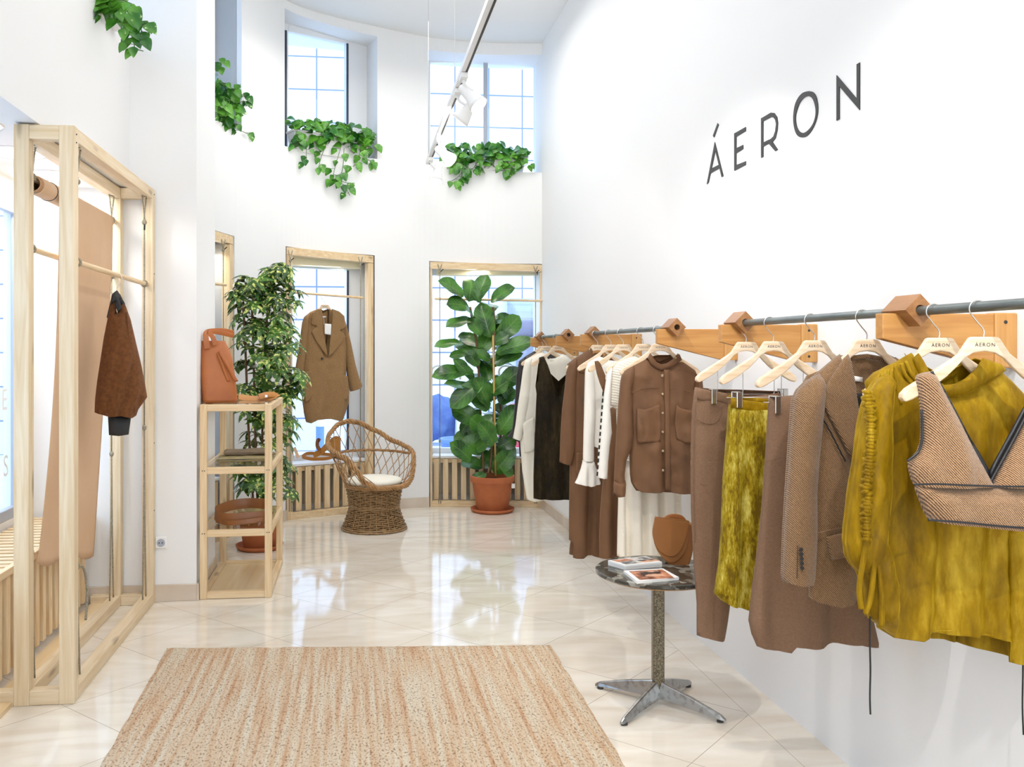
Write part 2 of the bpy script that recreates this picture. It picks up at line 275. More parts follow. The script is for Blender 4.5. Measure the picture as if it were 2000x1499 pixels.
def floor_mat():
    m, n, l, b = newmat('polished_cream_tile'); b.inputs['Roughness'].default_value = 0.07; b.inputs['Specular IOR Level'].default_value = 0.6
    g = n.new('ShaderNodeNewGeometry')
    mp = n.new('ShaderNodeMapping'); mp.vector_type = 'POINT'; mp.inputs['Rotation'].default_value = (0, 0, radians(-45)); mp.inputs['Location'].default_value = (-3.671 + .571 * 10, -3.096 + .571 * 10, 0)
    l.new(g.outputs['Position'], mp.inputs[0])
    br = n.new('ShaderNodeTexBrick'); br.offset = 0; br.squash = 1
    for k, v in (('Scale', 1), ('Mortar Size', .0016), ('Mortar Smooth', 0), ('Bias', 0), ('Brick Width', .571), ('Row Height', .571)): br.inputs[k].default_value = v
    l.new(mp.outputs[0], br.inputs[0]); br.inputs['Color1'].default_value = (0.4, .4, .4, 1); br.inputs['Color2'].default_value = (.6, .6, .6, 1)
    sx = n.new('ShaderNodeSeparateXYZ'); l.new(g.outputs['Position'], sx.inputs[0])
    c1 = n.new('ShaderNodeMath'); c1.operation = 'LESS_THAN'; c1.inputs[1].default_value = 1.606; l.new(sx.outputs[0], c1.inputs[0])
    c2 = n.new('ShaderNodeMath'); c2.operation = 'COMPARE'; c2.inputs[1].default_value = 1.606; c2.inputs[2].default_value = .0012; l.new(sx.outputs[0], c2.inputs[0])
    mm = n.new('ShaderNodeMath'); mm.operation = 'MULTIPLY'; l.new(br.outputs['Fac'], mm.inputs[0]); l.new(c1.outputs[0], mm.inputs[1])
    mo = n.new('ShaderNodeMath'); mo.operation = 'MAXIMUM'; l.new(mm.outputs[0], mo.inputs[0]); l.new(c2.outputs[0], mo.inputs[1])
    wv = n.new('ShaderNodeMapping'); wv.inputs['Scale'].default_value = (1.0, 3.2, 1); wv.inputs['Rotation'].default_value = (0, 0, .5); l.new(g.outputs['Position'], wv.inputs[0])
    x = n.new('ShaderNodeTexNoise'); x.inputs['Scale'].default_value = 1.6; x.inputs['Detail'].default_value = 9; x.inputs['Distortion'].default_value = 1.3; l.new(wv.outputs[0], x.inputs[0])
    r = n.new('ShaderNodeValToRGB'); e = r.color_ramp.elements; e[0].position = .3; e[0].color = rgb(hexc('e2d6c4')); e[1].position = .62; e[1].color = rgb(hexc('f2ebdf')); l.new(x.outputs[0], r.inputs[0])
    sc = n.new('ShaderNodeMix'); sc.data_type = 'RGBA'; sc.blend_type = 'SOFT_LIGHT'; sc.inputs[0].default_value = .25; l.new(r.outputs[0], sc.inputs[6]); l.new(br.outputs['Color'], sc.inputs[7])
    mx = n.new('ShaderNodeMix'); mx.data_type = 'RGBA'; mx.inputs[7].default_value = rgb(hexc('b5a795')); l.new(mo.outputs[0], mx.inputs[0]); l.new(sc.outputs[2], mx.inputs[6])
    l.new(mx.outputs[2], b.inputs['Base Color']); return m
MT['floor'] = floor_mat()
def rug_mat():
    m, n, l, b = newmat('braided_jute'); b.inputs['Roughness'].default_value = 0.95
    t = n.new('ShaderNodeTexCoord')
    def no(sc, st, det=3):
        mp = n.new('ShaderNodeMapping'); mp.inputs['Scale'].default_value = st; l.new(t.outputs['Object'], mp.inputs[0])
        x = n.new('ShaderNodeTexNoise'); x.inputs['Scale'].default_value = sc; x.inputs['Detail'].default_value = det; l.new(mp.outputs[0], x.inputs[0]); return x
    a = no(1, (42, 1.3, 1), 6); f = no(1, (130, 70, 70), 2)
    r = n.new('ShaderNodeValToRGB'); e = r.color_ramp.elements; e[0].position = .30; e[0].color = rgb(hexc('bf9470')); e[1].position = .62; e[1].color = rgb(hexc('d6c9b2')); q = e.new(.45); q.color = rgb(hexc('ceb292'))
    l.new(a.outputs[0], r.inputs[0])
    r2 = n.new('ShaderNodeValToRGB'); r2.color_ramp.elements[0].position = .30; r2.color_ramp.elements[0].color = rgb(hexc('8f6a48')); r2.color_ramp.elements[1].position = .48; r2.color_ramp.elements[1].color = (1, 1, 1, 1); l.new(f.outputs[0], r2.inputs[0])
    mx = n.new('ShaderNodeMix'); mx.data_type = 'RGBA'; mx.blend_type = 'MULTIPLY'; mx.inputs[0].default_value = .8; l.new(r.outputs[0], mx.inputs[6]); l.new(r2.outputs[0], mx.inputs[7])
    l.new(mx.outputs[2], b.inputs['Base Color'])
    mp = n.new('ShaderNodeMapping'); mp.inputs['Scale'].default_value = (75, 45, 1); l.new(t.outputs['Object'], mp.inputs[0])
    v = n.new('ShaderNodeTexVoronoi'); v.inputs['Scale'].default_value = 1; v.inputs['Randomness'].default_value = .55; l.new(mp.outputs[0], v.inputs['Vector'])
    bp = n.new('ShaderNodeBump'); bp.inputs['Strength'].default_value = .8; bp.inputs['Distance'].default_value = .006; bp.invert = True
    l.new(v.outputs['Distance'], bp.inputs['Height']); l.new(bp.outputs[0], b.inputs['Normal']); return m
MT['rug'] = rug_mat()
def facade_mat(axis=0):
    m, n, l, b = newmat('pale_stone_cladding'); b.inputs['Roughness'].default_value = 0.7
    t = n.new('ShaderNodeTexCoord'); sp = n.new('ShaderNodeSeparateXYZ'); cb = n.new('ShaderNodeCombineXYZ'); l.new(t.outputs['Object'], sp.inputs[0]); l.new(sp.outputs[axis], cb.inputs[0]); l.new(sp.outputs[2], cb.inputs[1])
    br = n.new('ShaderNodeTexBrick'); br.offset = 0
    for k, v in (('Scale', 1), ('Mortar Size', .013), ('Brick Width', .55), ('Row Height', .52)): br.inputs[k].default_value = v
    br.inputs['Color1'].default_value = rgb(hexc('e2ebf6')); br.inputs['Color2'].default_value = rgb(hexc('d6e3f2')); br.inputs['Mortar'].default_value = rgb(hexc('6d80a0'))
    l.new(cb.outputs[0], br.inputs[0]); l.new(br.outputs['Color'], b.inputs['Base Color']); return m
MT['facade'] = facade_mat(); MT['facade_y'] = facade_mat(1)
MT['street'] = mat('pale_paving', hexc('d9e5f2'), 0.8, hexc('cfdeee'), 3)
MT['blue'] = mat('blue_tarpaulin', hexc('2c4c94'), 0.5, hexc('44669f'), 6)
MT['blue_grey'] = mat('blue_grey_metal', hexc('8496b4'), 0.5, hexc('9dacc6'), 2)
MT['radiator'] = mat('cream_radiator', hexc('b8ab97'), 0.5)
MT['red'] = mat('red_paint', hexc('b8324a'), 0.4)
MT['pot_blue'] = mat('blue_planter', hexc('6a8fd6'), 0.5)
# ---------------------------------------------------------------- mesh helpers
def wmat(o):
    m = Matrix.LocRotScale(o.location, o.rotation_euler, None)
    return wmat(o.parent) @ m if o.parent else m
class M:
    def __init__(s): s.v = []; s.f = []; s.uv = {}; s.mi = []; s.cur = 0
    def add(s, vs, fs):
        o = len(s.v); s.v += [Vector(q) for q in vs]
        for f in fs: s.f.append([i + o for i in f]); s.mi.append(s.cur)
        return o
    def box(s, a, b):
        x0, y0, z0 = [min(a[i], b[i]) for i in range(3)]; x1, y1, z1 = [max(a[i], b[i]) for i in range(3)]
        s.add([(x0, y0, z0), (x1, y0, z0), (x1, y1, z0), (x0, y1, z0), (x0, y0, z1), (x1, y0, z1), (x1, y1, z1), (x0, y1, z1)],
              [(0, 3, 2, 1), (4, 5, 6, 7), (0, 1, 5, 4), (1, 2, 6, 5), (2, 3, 7, 6), (3, 0, 4, 7)]); return s
    def obox(s, c, ax, ay, az, hx, hy, hz):
        c = Vector(c); P = []
        for k in (-1, 1):
            for (i, j) in ((-1, -1), (1, -1), (1, 1), (-1, 1)): P.append(c + ax * (i * hx) + ay * (j * hy) + az * (k * hz))
        s.add(P, [(0, 3, 2, 1), (4, 5, 6, 7), (0, 1, 5, 4), (1, 2, 6, 5), (2, 3, 7, 6), (3, 0, 4, 7)]); return s
    def bar(s, a, b, w, h, up=Vector((0, 0, 1))):
        a = Vector(a); b = Vector(b); ax = (b - a).normalized()
        if abs(ax.dot(up)) > .95: up = Vector((0, 1, 0))
        ay = up.cross(ax).normalized(); az = ax.cross(ay); return s.obox((a + b) / 2, ax, ay, az, (b - a).length / 2, w / 2, h / 2)
    def prism(s, poly, n, d):
        """poly: list of 3D points (flat), extruded by n*d"""
        P = [Vector(p) for p in poly]; k = len(P); n = Vector(n).normalized() * d
        s.add(P + [p + n for p in P], [list(range(k))[::-1], list(range(k, 2 * k))] + [(i, (i + 1) % k, (i + 1) % k + k, i + k) for i in range(k)]); return s
    def tube(s, path, r, sides=8, closed=False, cap=True, scale=None):
        P = [Vector(p) for p in path]; n = len(P); vs = []; prev = None
        for i in range(n):
            t = (P[(i + 1) % n] - P[i - 1]) if closed else (P[min(i + 1, n - 1)] - P[max(i - 1, 0)])
            if t.length < 1e-9: t = Vector((0, 0, 1))
            t.normalize()
            if prev is None:
                u = t.orthogonal().normalized()
            else:
                u = prev - t * prev.dot(t)
                u = u.normalized() if u.length > 1e-6 else t.orthogonal().normalized()
            prev = u; w = t.cross(u); rr = r(i / max(1, n - 1)) if callable(r) else r
            for k in range(sides):
                a = 2 * pi * k / sides; vs.append(P[i] + u * (cos(a) * rr) + w * (sin(a) * rr))
        fs = []
        for i in range(n if closed else n - 1):
            for k in range(sides):
                a = i * sides + k; b = i * sides + (k + 1) % sides; c = ((i + 1) % n) * sides + (k + 1) % sides; d = ((i + 1) % n) * sides + k
                fs.append((a, b, c, d))
        if cap and not closed: fs += [list(range(sides))[::-1], list(range((n - 1) * sides, n * sides))]
        s.add(vs, fs); return s
    def lathe(s, prof, c=(0, 0, 0), seg=40, close=False):
        c = Vector(c); vs = []; k = len(prof)
        for i in range(seg):
            a = 2 * pi * i / seg
            for (r, z) in prof: vs.append(c + Vector((r * cos(a), r * sin(a), z)))
        fs = []
        for i in range(seg):
            for j in range(k - 1):
                fs.append((i * k + j, ((i + 1) % seg) * k + j, ((i + 1) % seg) * k + j + 1, i * k + j + 1))
        s.add(vs, fs); return s
    def ball(s, c, r, sc=(1, 1, 1), seg=12, rings=8):
        c = Vector(c); vs = []; fs = []
        for j in range(rings + 1):
            p = pi * j / rings
            for i in range(seg):
                a = 2 * pi * i / seg; vs.append(c + Vector((r * sc[0] * sin(p) * cos(a), r * sc[1] * sin(p) * sin(a), r * sc[2] * cos(p))))
        for j in range(rings):
            for i in range(seg): fs.append((j * seg + i, (j + 1) * seg + i, (j + 1) * seg + (i + 1) % seg, j * seg + (i + 1) % seg))
        s.add(vs, fs); return s
    def build(s, name, m, parent=None, smooth=False, bevel=0, solid=0, sub=0, label=None, seg=2, solid_off=-1):
        me = bpy.data.meshes.new(name); off = Vector((0, 0, 0)); org = None
        loc = None
        if parent is not None and s.__dict__.get('world', True):
            inv = wmat(parent).inverted(); vs = [inv @ v for v in s.v]
        else: vs = s.v
        if parent is None:
            # the object's origin stands at the middle of its base
            xs = [v.x for v in vs]; ys = [v.y for v in vs]; zs = [v.z for v in vs]
            loc = Vector(((min(xs) + max(xs)) / 2, (min(ys) + max(ys)) / 2, min(zs))); vs = [v - loc for v in vs]
        me.from_pydata([tuple(v) for v in vs], [], [tuple(f) for f in s.f])
        mats = m if isinstance(m, (list, tuple)) else [m]
        for q in mats: me.materials.append(MT[q] if isinstance(q, str) else q)
        if len(mats) > 1: me.polygons.foreach_set('material_index', s.mi)
        if s.uv:
            ul = me.uv_layers.new(name='UVMap')
            for lp in me.loops: ul.data[lp.index].uv = s.uv.get(lp.vertex_index, (0.5, 0.5))
        bm = bmesh.new(); bm.from_mesh(me); bmesh.ops.recalc_face_normals(bm, faces=bm.faces) if not s.uv else None; bm.to_mesh(me); bm.free()
        if smooth: me.polygons.foreach_set('use_smooth', [True] * len(me.polygons))
        me.update()
        o = bpy.data.objects.new(name, me); COL.objects.link(o)
        if loc is not None: o.location = loc
        if parent is not None:
            o.parent = parent
        if bevel:
            md = o.modifiers.new('bevel', 'BEVEL'); md.width = bevel; md.segments = seg; md.limit_method = 'ANGLE'; md.angle_limit = radians(35)
        if solid:
            md = o.modifiers.new('solid', 'SOLIDIFY'); md.thickness = solid; md.offset = solid_off
        if sub:
            md = o.modifiers.new('sub', 'SUBSURF'); md.levels = sub; md.render_levels = sub
        if label: o['label'] = label
        return o
def thing(name, label, cat, loc=(0, 0, 0), rz=0, group=None, kind=None):
    o = bpy.data.objects.new(name, None); COL.objects.link(o); o.location = loc; o.rotation_euler = (0, 0, rz); o.empty_display_size = .1
    if kind: o['kind'] = kind
    if label: o['label'] = label
    if cat: o['category'] = cat
    if group: o['group'] = group
    return o
def tag(o, label=None, cat=None, group=None, kind=None):
    if label: o['label'] = label
    if cat: o['category'] = cat
    if group: o['group'] = group
    if kind: o['kind'] = kind
    return o
def struct(name, m, mt, **k): return tag(m.build(name, mt, **k), kind='structure')
def local(m): m.world = False; return m
def dup(root, loc, rz=0, label=None, group=None):
    r = root.copy(); COL.objects.link(r); r.location = loc; r.rotation_euler = (0, 0, rz)
    if label: r['label'] = label
    if group: r['group'] = group
    for ch in list(root.children):
        c = ch.copy(); COL.objects.link(c); c.parent = r
        for g in list(ch.children):
            d = g.copy(); COL.objects.link(d); d.parent = c
    return r
def crom(P, n):
    """resample a list of tuples with a Catmull-Rom spline, n steps per span"""
    out = []; k = len(P)
    for i in range(k - 1):
        p0 = P[max(i - 1, 0)]; p1 = P[i]; p2 = P[i + 1]; p3 = P[min(i + 2, k - 1)]
        for j in range(n):
            t = j / n
            out.append(tuple(.5 * ((2 * b) + (-a + c) * t + (2 * a - 5 * b + 4 * c - d) * t * t + (-a + 3 * b - 3 * c + d) * t ** 3) for a, b, c, d in zip(p0, p1, p2, p3)))
    out.append(tuple(P[-1])); return out
def text_mesh(s, txt, size, origin, ax, ay, depth=.001):
    cu = bpy.data.curves.new('t', 'FONT'); cu.body = txt; cu.size = size; cu.extrude = 0; cu.align_x = 'CENTER'; cu.align_y = 'CENTER'; cu.space_character = 1.25; cu.resolution_u = 3
    o = bpy.data.objects.new('t', cu); COL.objects.link(o); dg = bpy.context.evaluated_depsgraph_get()
    me = bpy.data.meshes.new_from_object(o.evaluated_get(dg)); n = ax.cross(ay)
    s.add([origin + ax * v.co.x + ay * v.co.y + n * depth for v in me.vertices], [list(p.vertices) for p in me.polygons])
    bpy.data.objects.remove(o); bpy.data.curves.remove(cu); bpy.data.meshes.remove(me); return s

# cloth: a garment part grown from an outline measured on its hanging plane, with real depth front and back
def seg_dist(p, a, b):
    d = (b[0] - a[0], b[1] - a[1]); L = d[0] ** 2 + d[1] ** 2
    t = 0 if L == 0 else max(0, min(1, ((p[0] - a[0]) * d[0] + (p[1] - a[1]) * d[1]) / L))
    return math.hypot(p[0] - a[0] - d[0] * t, p[1] - a[1] - d[1] * t)
def inside(p, poly):
    c = False; j = len(poly) - 1
    for i in range(len(poly)):
        a = poly[i]; b = poly[j]
        if (a[1] > p[1]) != (b[1] > p[1]) and p[0] < (b[0] - a[0]) * (p[1] - a[1]) / (b[1] - a[1]) + a[0]: c = not c
        j = i
    return c
def panel(s, pl, out, off=0.0, t=.02, r=.05, hem=None, fold=(0, .1), side=1, sp=.014, wr=.003, seed=0, lean=0.0, grow=1.0, uvs=False, open_top=None):
    """one skin of cloth. out: outline in measured points; t: depth towards side; fold: (amplitude, wavelength)"""
    P = out if uvs else [pl.uv(x, y) for (x, y) in out]
    # densify outline
    Q = []; E = []
    hz = None if hem is None else (hem if uvs else None)
    n = len(P)
    for i in range(n):
        a, b = P[i], P[(i + 1) % n]; L = math.hypot(b[0] - a[0], b[1] - a[1]); k = max(1, int(L / sp))
        op = hem is not None and out[i][1] >= hem and out[(i + 1) % n][1] >= hem if not uvs else (hem is not None and a[1] <= hem and b[1] <= hem)
        if open_top is not None and not uvs and out[i][1] <= open_top and out[(i + 1) % n][1] <= open_top: op = True
        if not op: E.append((a, b))
        for j in range(k): Q.append((a[0] + (b[0] - a[0]) * j / k, a[1] + (b[1] - a[1]) * j / k))
    x0 = min(q[0] for q in P); x1 = max(q[0] for q in P); z0 = min(q[1] for q in P); z1 = max(q[1] for q in P)
    I = []; row = 0; z = z0 + sp * .5
    while z < z1:
        x = x0 + (sp * .5 if row % 2 else 0)
        while x < x1:
            p = (x, z)
            if inside(p, P) and min(seg_dist(p, P[i], P[(i + 1) % n]) for i in range(n)) > sp * 1.35: I.append(p)
            x += sp
        z += sp * .87; row += 1
    for i in range(len(Q)):   # rings of points just inside the edge keep the rolled rim even
        a, b = Q[i - 1], Q[(i + 1) % len(Q)]; L = math.hypot(b[0] - a[0], b[1] - a[1]) or 1; nx_, ny_ = -(b[1] - a[1]) / L, (b[0] - a[0]) / L
        for dd in (.22, .85):
            for sg in (1, -1):
                p = (Q[i][0] + nx_ * sg * sp * dd, Q[i][1] + ny_ * sg * sp * dd)
                if inside(p, P) and min(seg_dist(p, P[k], P[(k + 1) % n]) for k in range(n)) > sp * dd * .85: I.append(p)
    nb = len(Q); pts = [Vector(q) for q in Q + I]
    vo, _, fo, _, _, _ = delaunay_2d_cdt(pts, [(i, (i + 1) % nb) for i in range(nb)], [], 1, 1e-5)
    amp, lam = fold[0], fold[1]; ph = fold[2] if len(fold) > 2 else seed * 1.7; dr = fold[3] if len(fold) > 3 else 0.0
    H = max(z1 - z0, .01); VS = []
    for v in vo:
        d = min(seg_dist(v, a, b) for a, b in E) if E else r
        k = min(d / r, 1); pf = sqrt(max(0, 1 - (1 - k) ** 2))
        dn = ((z1 - v.y) / H) ** grow
        w = 2 * pi * (v.x - x0 + dr * (z1 - v.y)) / lam + ph
        fo_ = sin(w) + .45 * sin(1.9 * w + 1.3 + 3 * v.y) + .25 * noise.noise(Vector((v.x * 9, v.y * 2, seed)))
        cr_ = noise.noise(Vector((v.x * 16 + seed, v.y * 11, seed * 3.1))) * wr * 2 + noise.noise(Vector((v.x * 40, v.y * 22, seed))) * wr * .8
        rg = 1 - abs(noise.noise(Vector((v.x * 13 + v.y * 4 + seed * 2, v.y * 7 - v.x * 3, seed * 1.3)))) * 2; cr_ += wr * 1.1 * max(0, rg - .35)
        VS.append(pl.w(v.x, v.y, off + side * (t * pf) + (amp * fo_ * dn) * min(1, .25 + k) + cr_ * k + lean * (z1 - v.y)))
    s.add(VS, [list(f) if side > 0 else list(f)[::-1] for f in fo]); return s
def cloth(name, pl, out, mt, root, back=None, t=.02, tb=None, label=None, solid=.002, **k):
    m = M(); side = k.pop('side', 1)
    panel(m, pl, out, t=t, side=1, **k)
    if back is not False:
        k2 = dict(k); k2['seed'] = k.get('seed', 0) + 5
        panel(m, pl, back or out, t=tb if tb is not None else t, side=-1, **k2)
    return m.build(name, mt, root, smooth=True, solid=solid, label=label, solid_off=0)
def patch(name, pl, out, mt, root, off, d=.003, label=None, **k):
    """small flat piece of cloth (lapel, pocket, band) with its own thickness lying on a garment"""
    m = M(); panel(m, pl, out, off=off, t=d, r=.004, **k)
    return m.build(name, mt, root, smooth=True, solid=.002, label=label, solid_off=0)
# ================================================================ THE ROOM
XR, XL = 1.77, -1.33          # right and left walls
CEIL = lambda x: 4.535 - 0.065 * x
# curved end wall in plan: control points (x, y), resampled
AP = [(-1.30, 6.28), (-1.25, 6.62), (-1.17, 6.95), (-1.08, 7.22), (-.967, 7.49), (-.92, 7.58), (-.57, 8.12), (-.22, 8.345), (.185, 8.49), (.703, 8.63), (1.25, 8.62), (1.80, 8.47)]
APD = crom(AP, 10)
def px_of(x, y):
    d = x * sin(YAW) + y * cos(YAW); return PX + FPX * (x * cos(YAW) - y * sin(YAW)) / d
APX = [px_of(*p) for p in APD]
def ap_at(px):
    for i in range(len(APX) - 1):
        if APX[i] <= px <= APX[i + 1]:
            k = (px - APX[i]) / (APX[i + 1] - APX[i]); return (APD[i][0] + k * (APD[i + 1][0] - APD[i][0]), APD[i][1] + k * (APD[i + 1][1] - APD[i][1]))
    return APD[-1]
# openings: measured jamb positions, sill / head heights at both jambs
OPEN = [  # (x from, x to, low?, z0a, z0b, z1a, z1b)
    (392, 458, 0, 0, 2.44, 2.42), (558, 732, 0, 0, 2.413, 2.384), (838, 1070, 0, 0, 2.35, 2.318),
    (380, 472, 3.30, 3.29, 4.50, 4.50), (556, 737, 3.29, 3.285, 4.50, 4.43), (836, 1070, 3.27, 3.185, 4.37, 4.31)]
cuts = sorted(set([APX[0] + .01] + [o[0] for o in OPEN] + [o[1] for o in OPEN if o[1] < 1064] + [x for x in APX[1:-1]] + [APX[-1] - .01]))
TH = .42
stations = []
for x in cuts: stations.append(ap_at(x))
def outward(i):
    a = stations[max(i - 1, 0)]; b = stations[min(i + 1, len(stations) - 1)]; d = Vector((b[0] - a[0], b[1] - a[1], 0)).normalized(); return Vector((-d.y, d.x, 0))
m = M()
for i in range(len(stations) - 1):
    xm = (cuts[i] + cuts[i + 1]) / 2
    A = Vector((*stations[i], 0)); B = Vector((*stations[i + 1], 0)); A2 = A + outward(i) * TH; B2 = B + outward(i + 1) * TH
    hol = []
    for (xa, xb, za, zb, ha, hb) in OPEN:
        if xa < xm < xb:
            f = lambda x, u, v: u + (v - u) * (x - xa) / (xb - xa)
            hol.append(((f(cuts[i], za, zb), f(cuts[i + 1], za, zb)), (f(cuts[i], ha, hb), f(cuts[i + 1], ha, hb)), abs(cuts[i] - xa) < .02, abs(cuts[i + 1] - xb) < .02))
    hol.sort(key=lambda h: h[0][0]); lo = (0.0, 0.0); sol = []
    for (z0, z1, ja, jb) in hol:
        sol.append((lo, z0)); lo = z1
    sol.append((lo, (4.75, 4.75)))
    Z = lambda p, z: p + Vector((0, 0, z))
    for (a, b) in sol:
        if b[0] - a[0] < .01: continue
        m.add([Z(A, a[0]), Z(B, a[1]), Z(B, b[1]), Z(A, b[0]), Z(A2, a[0]), Z(B2, a[1]), Z(B2, b[1]), Z(A2, b[0])],
              [(0, 1, 2, 3), (5, 4, 7, 6), (3, 2, 6, 7), (1, 0, 4, 5), (0, 3, 7, 4), (2, 1, 5, 6)])
struct('wall_back', m, 'wall')
m = M(); m.box((XR, -3.3, 0), (XR + .2, 8.9, 4.75)); struct('wall_right', m, 'wall')
# left wall: recess below 2.46 (y 2.6..5.58) and planter opening above 3.32 (y 4.1..5.58)
m = M(); m.box((XL - .6, -3.3, 0), (XL, 2.6, 4.75)); m.box((XL - .6, 2.6, 2.46), (XL, 5.58, 3.32)); m.box((XL - .6, 2.6, 3.32), (XL, 4.1, 4.75)); m.box((XL - .6, 4.1, 4.36), (XL, 5.58, 4.75))
struct('wall_left', m, 'wall')
m = M(); m.box((-1.97, 5.58, 0), (-.942, 6.30, 4.75)); struct('wall_pillar', m, 'wall')
m = M(); m.v = [Vector(p) for p in ((-3.2, -3.4, CEIL(-3.2)), (2.2, -3.4, CEIL(2.2)), (2.2, 9.3, CEIL(2.2)), (-3.2, 9.3, CEIL(-3.2)), (-3.2, -3.4, 5.1), (2.2, -3.4, 5.1), (2.2, 9.3, 5.1), (-3.2, 9.3, 5.1))]
m.f = [[0, 1, 2, 3], [4, 7, 6, 5], [0, 4, 5, 1], [1, 5, 6, 2], [2, 6, 7, 3], [3, 7, 4, 0]]; m.mi = [0] * 6; struct('ceiling', m, 'ceil')
m = M(); m.box((-2.3, -3.4, -.12), (2.0, 9.05, 0)); struct('floor', m, 'floor')
m = M(); m.box((-1.95, -3.4, 0), (2.0, -3.3, .5)); m.box((-1.95, -3.4, 4.1), (2.0, -3.3, 4.75)); struct('wall_front', m, 'wall')
m = M(); m.box((XR - .015, 5.9, 0), (XR, 8.47, .095)); m.box((XR-.015,-3.3,0),(XR,-2.5,.095)); struct('baseboard_right', m, 'base', bevel=.003)
m = M(); m.box((-1.9, 5.565, 0), (-.942, 5.58, .10)); m.box((-.942, 5.565, 0), (-.927, 6.30, .10)); struct('baseboard_pillar', m, 'base', bevel=.003)
m = M()
for (xa, xb) in ((459, 557), (733, 837)):
    xs = [xa + (xb - xa) * k / 8 for k in range(9)]
    for i in range(8):
        A = Vector((*ap_at(xs[i]), 0)); B = Vector((*ap_at(xs[i + 1]), 0)); d = (B - A).normalized(); nn = Vector((d.y, -d.x, 0))
        m.obox((A + B) / 2 + nn * .0075 + Vector((0, 0, .0475)), d, nn, Vector((0, 0, 1)), (B - A).length / 2 + .002, .0085, .0475)
struct('baseboard_back', m, 'base')
# window in the left recess
t = thing('window_4', None, None, (-1.93, 3.9, 0), kind='structure')
m = M(); m.box((-2.0, 2.4, .0), (-1.9, 5.60, .56)); m.box((-2.0, 2.4, 2.33), (-1.9, 5.6, 2.5)); m.box((-2.0, 5.46, .56), (-1.9, 5.6, 2.33)); m.box((-2.0, 2.4, .56), (-1.9, 2.6, 2.33)); m.build('window_surround', 'wall', t)
m = M(); m.box((-1.94, 5.40, .60), (-1.90, 5.46, 2.33)); m.box((-1.94, 2.6, 2.27), (-1.90, 5.46, 2.33)); m.box((-1.94, 2.6, .56), (-1.90, 5.46, .62)); m.build('window_frame', 'mullion', t, bevel=.004)
m = M(); m.box((-1.935, 2.6, .6), (-1.93, 5.41, 2.28)); m.build('window_pane', 'glass', t)
m = M(); text_mesh(m, 'S', .17, Vector((-1.926, 5.29, .85)), Vector((0, 1, 0)), Vector((0, 0, 1)), .002); text_mesh(m, 'E', .17, Vector((-1.926, 5.27, 1.22)), Vector((0, 1, 0)), Vector((0, 0, 1)), .002); m.build('window_lettering', 'white_plastic', t)
# upper left window
t = thing('window_5', None, None, (-1.9, 4.8, 3.32), kind='structure')
m = M(); m.box((-1.95, 4.05, 3.32), (-1.9, 4.12, 4.4)); m.box((-1.95, 5.5, 3.32), (-1.9, 5.6, 4.4)); m.box((-1.95, 4.05, 4.3), (-1.9, 5.6, 4.4)); m.build('window_frame', 'frame_white', t)
m = M(); m.box((-1.93, 4.1, 3.32), (-1.925, 5.5, 4.32)); m.build('window_pane', 'glass', t)
# soffit side closure behind recess
m = M(); m.box((-2.2, 2.4, 2.46), (XL - .6, 5.6, 3.32)); m.box((-2.0, 2.4, 4.36), (XL - .6, 5.6, 4.75)); struct('trim_1', m, 'wall')

def window(idx, xa, xb, off, z0, z1, mull, side_l, side_r, upper):
    A = Vector((*ap_at(xa), 0)); B = Vector((*ap_at(min(xb, 1063)), 0)); d = (B - A).normalized(); nn = Vector((-d.y, d.x, 0)); L = (B - A).length; U = Vector((0, 0, 1))
    t = thing('window_%d' % idx, None, None, A + nn * off, kind='structure')
    C = lambda u, z, o=0: A + d * u + nn * (off + o) + U * z
    def bar(m, u0, u1, za, zb, o0=-.03, o1=.03): m.obox(C((u0 + u1) / 2, (za + zb) / 2, (o0 + o1) / 2), d, nn, U, (u1 - u0) / 2, (o1 - o0) / 2, (zb - za) / 2)
    e = .25
    m = M(); bar(m, -e, side_l, z0 - .05, z1 + .1); bar(m, L - side_r, L + e, z0 - .05, z1 + .1); bar(m, side_l, L - side_r, z1, z1 + .12)
    bar(m, side_l, L - side_r, z0 - .05, z0 + .03); m.build('window_frame', 'frame_white', t, bevel=.004)
    m = M(); bar(m, L - side_r - .004, L - side_r + .014, z0 + .03, z1, -.04, -.028); bar(m, side_l - .02, side_l - .004, z0, z1, -.042, -.028) if not upper else bar(m, side_l - .045, side_l - .02, z0, z1, -.042, -.028); m.build('window_seal', 'seal', t)
    if mull:
        m = M()
        for u in mull: bar(m, u - .022, u + .022, z0 + .02, z1, -.035, .035)
        m.build('window_mullion', 'mullion', t, bevel=.003)
    if not upper: m = M(); bar(m, -e, L + e, -.02, z0 - .05, -.03, .05); m.build('window_apron', 'wall', t)
    m = M(); bar(m, side_l - .01, L - side_r + .01, z0, z1 + .01, -.003, .003); m.build('window_pane', 'glass', t)
    return t, C, L, d, nn
w1 = window(1, 392, 458, .34, .50, 2.28, [], .03, .02, False)
w2 = window(2, 558, 732, .34, .50, 2.26, [], .08, .13, False)
w3 = window(3, 838, 1063, .36, .50, 2.24, [], .01, .02, False)
w6 = window(6, 380, 472, .34, 3.2, 4.45, [], .04, .02, True)
w7 = window(7, 556, 737, .34, 3.2, 4.42, [], .17, .16, True)
w8 = window(8, 836, 1063, .36, 3.12, 4.35, [.55], .0, .0, True)
for (w, z) in ((w1, 2.3), (w2, 2.26), (w3, 2.22)):
    t, C, L, d, nn = w; m = M(); m.obox(C(L / 2, z + .06, -.14), d, nn, Vector((0, 0, 1)), L / 2 - .06, .05, .055); m.build('roller_blind', 'blind', t, bevel=.01)
t, C, L, d, nn = w3; m = M()
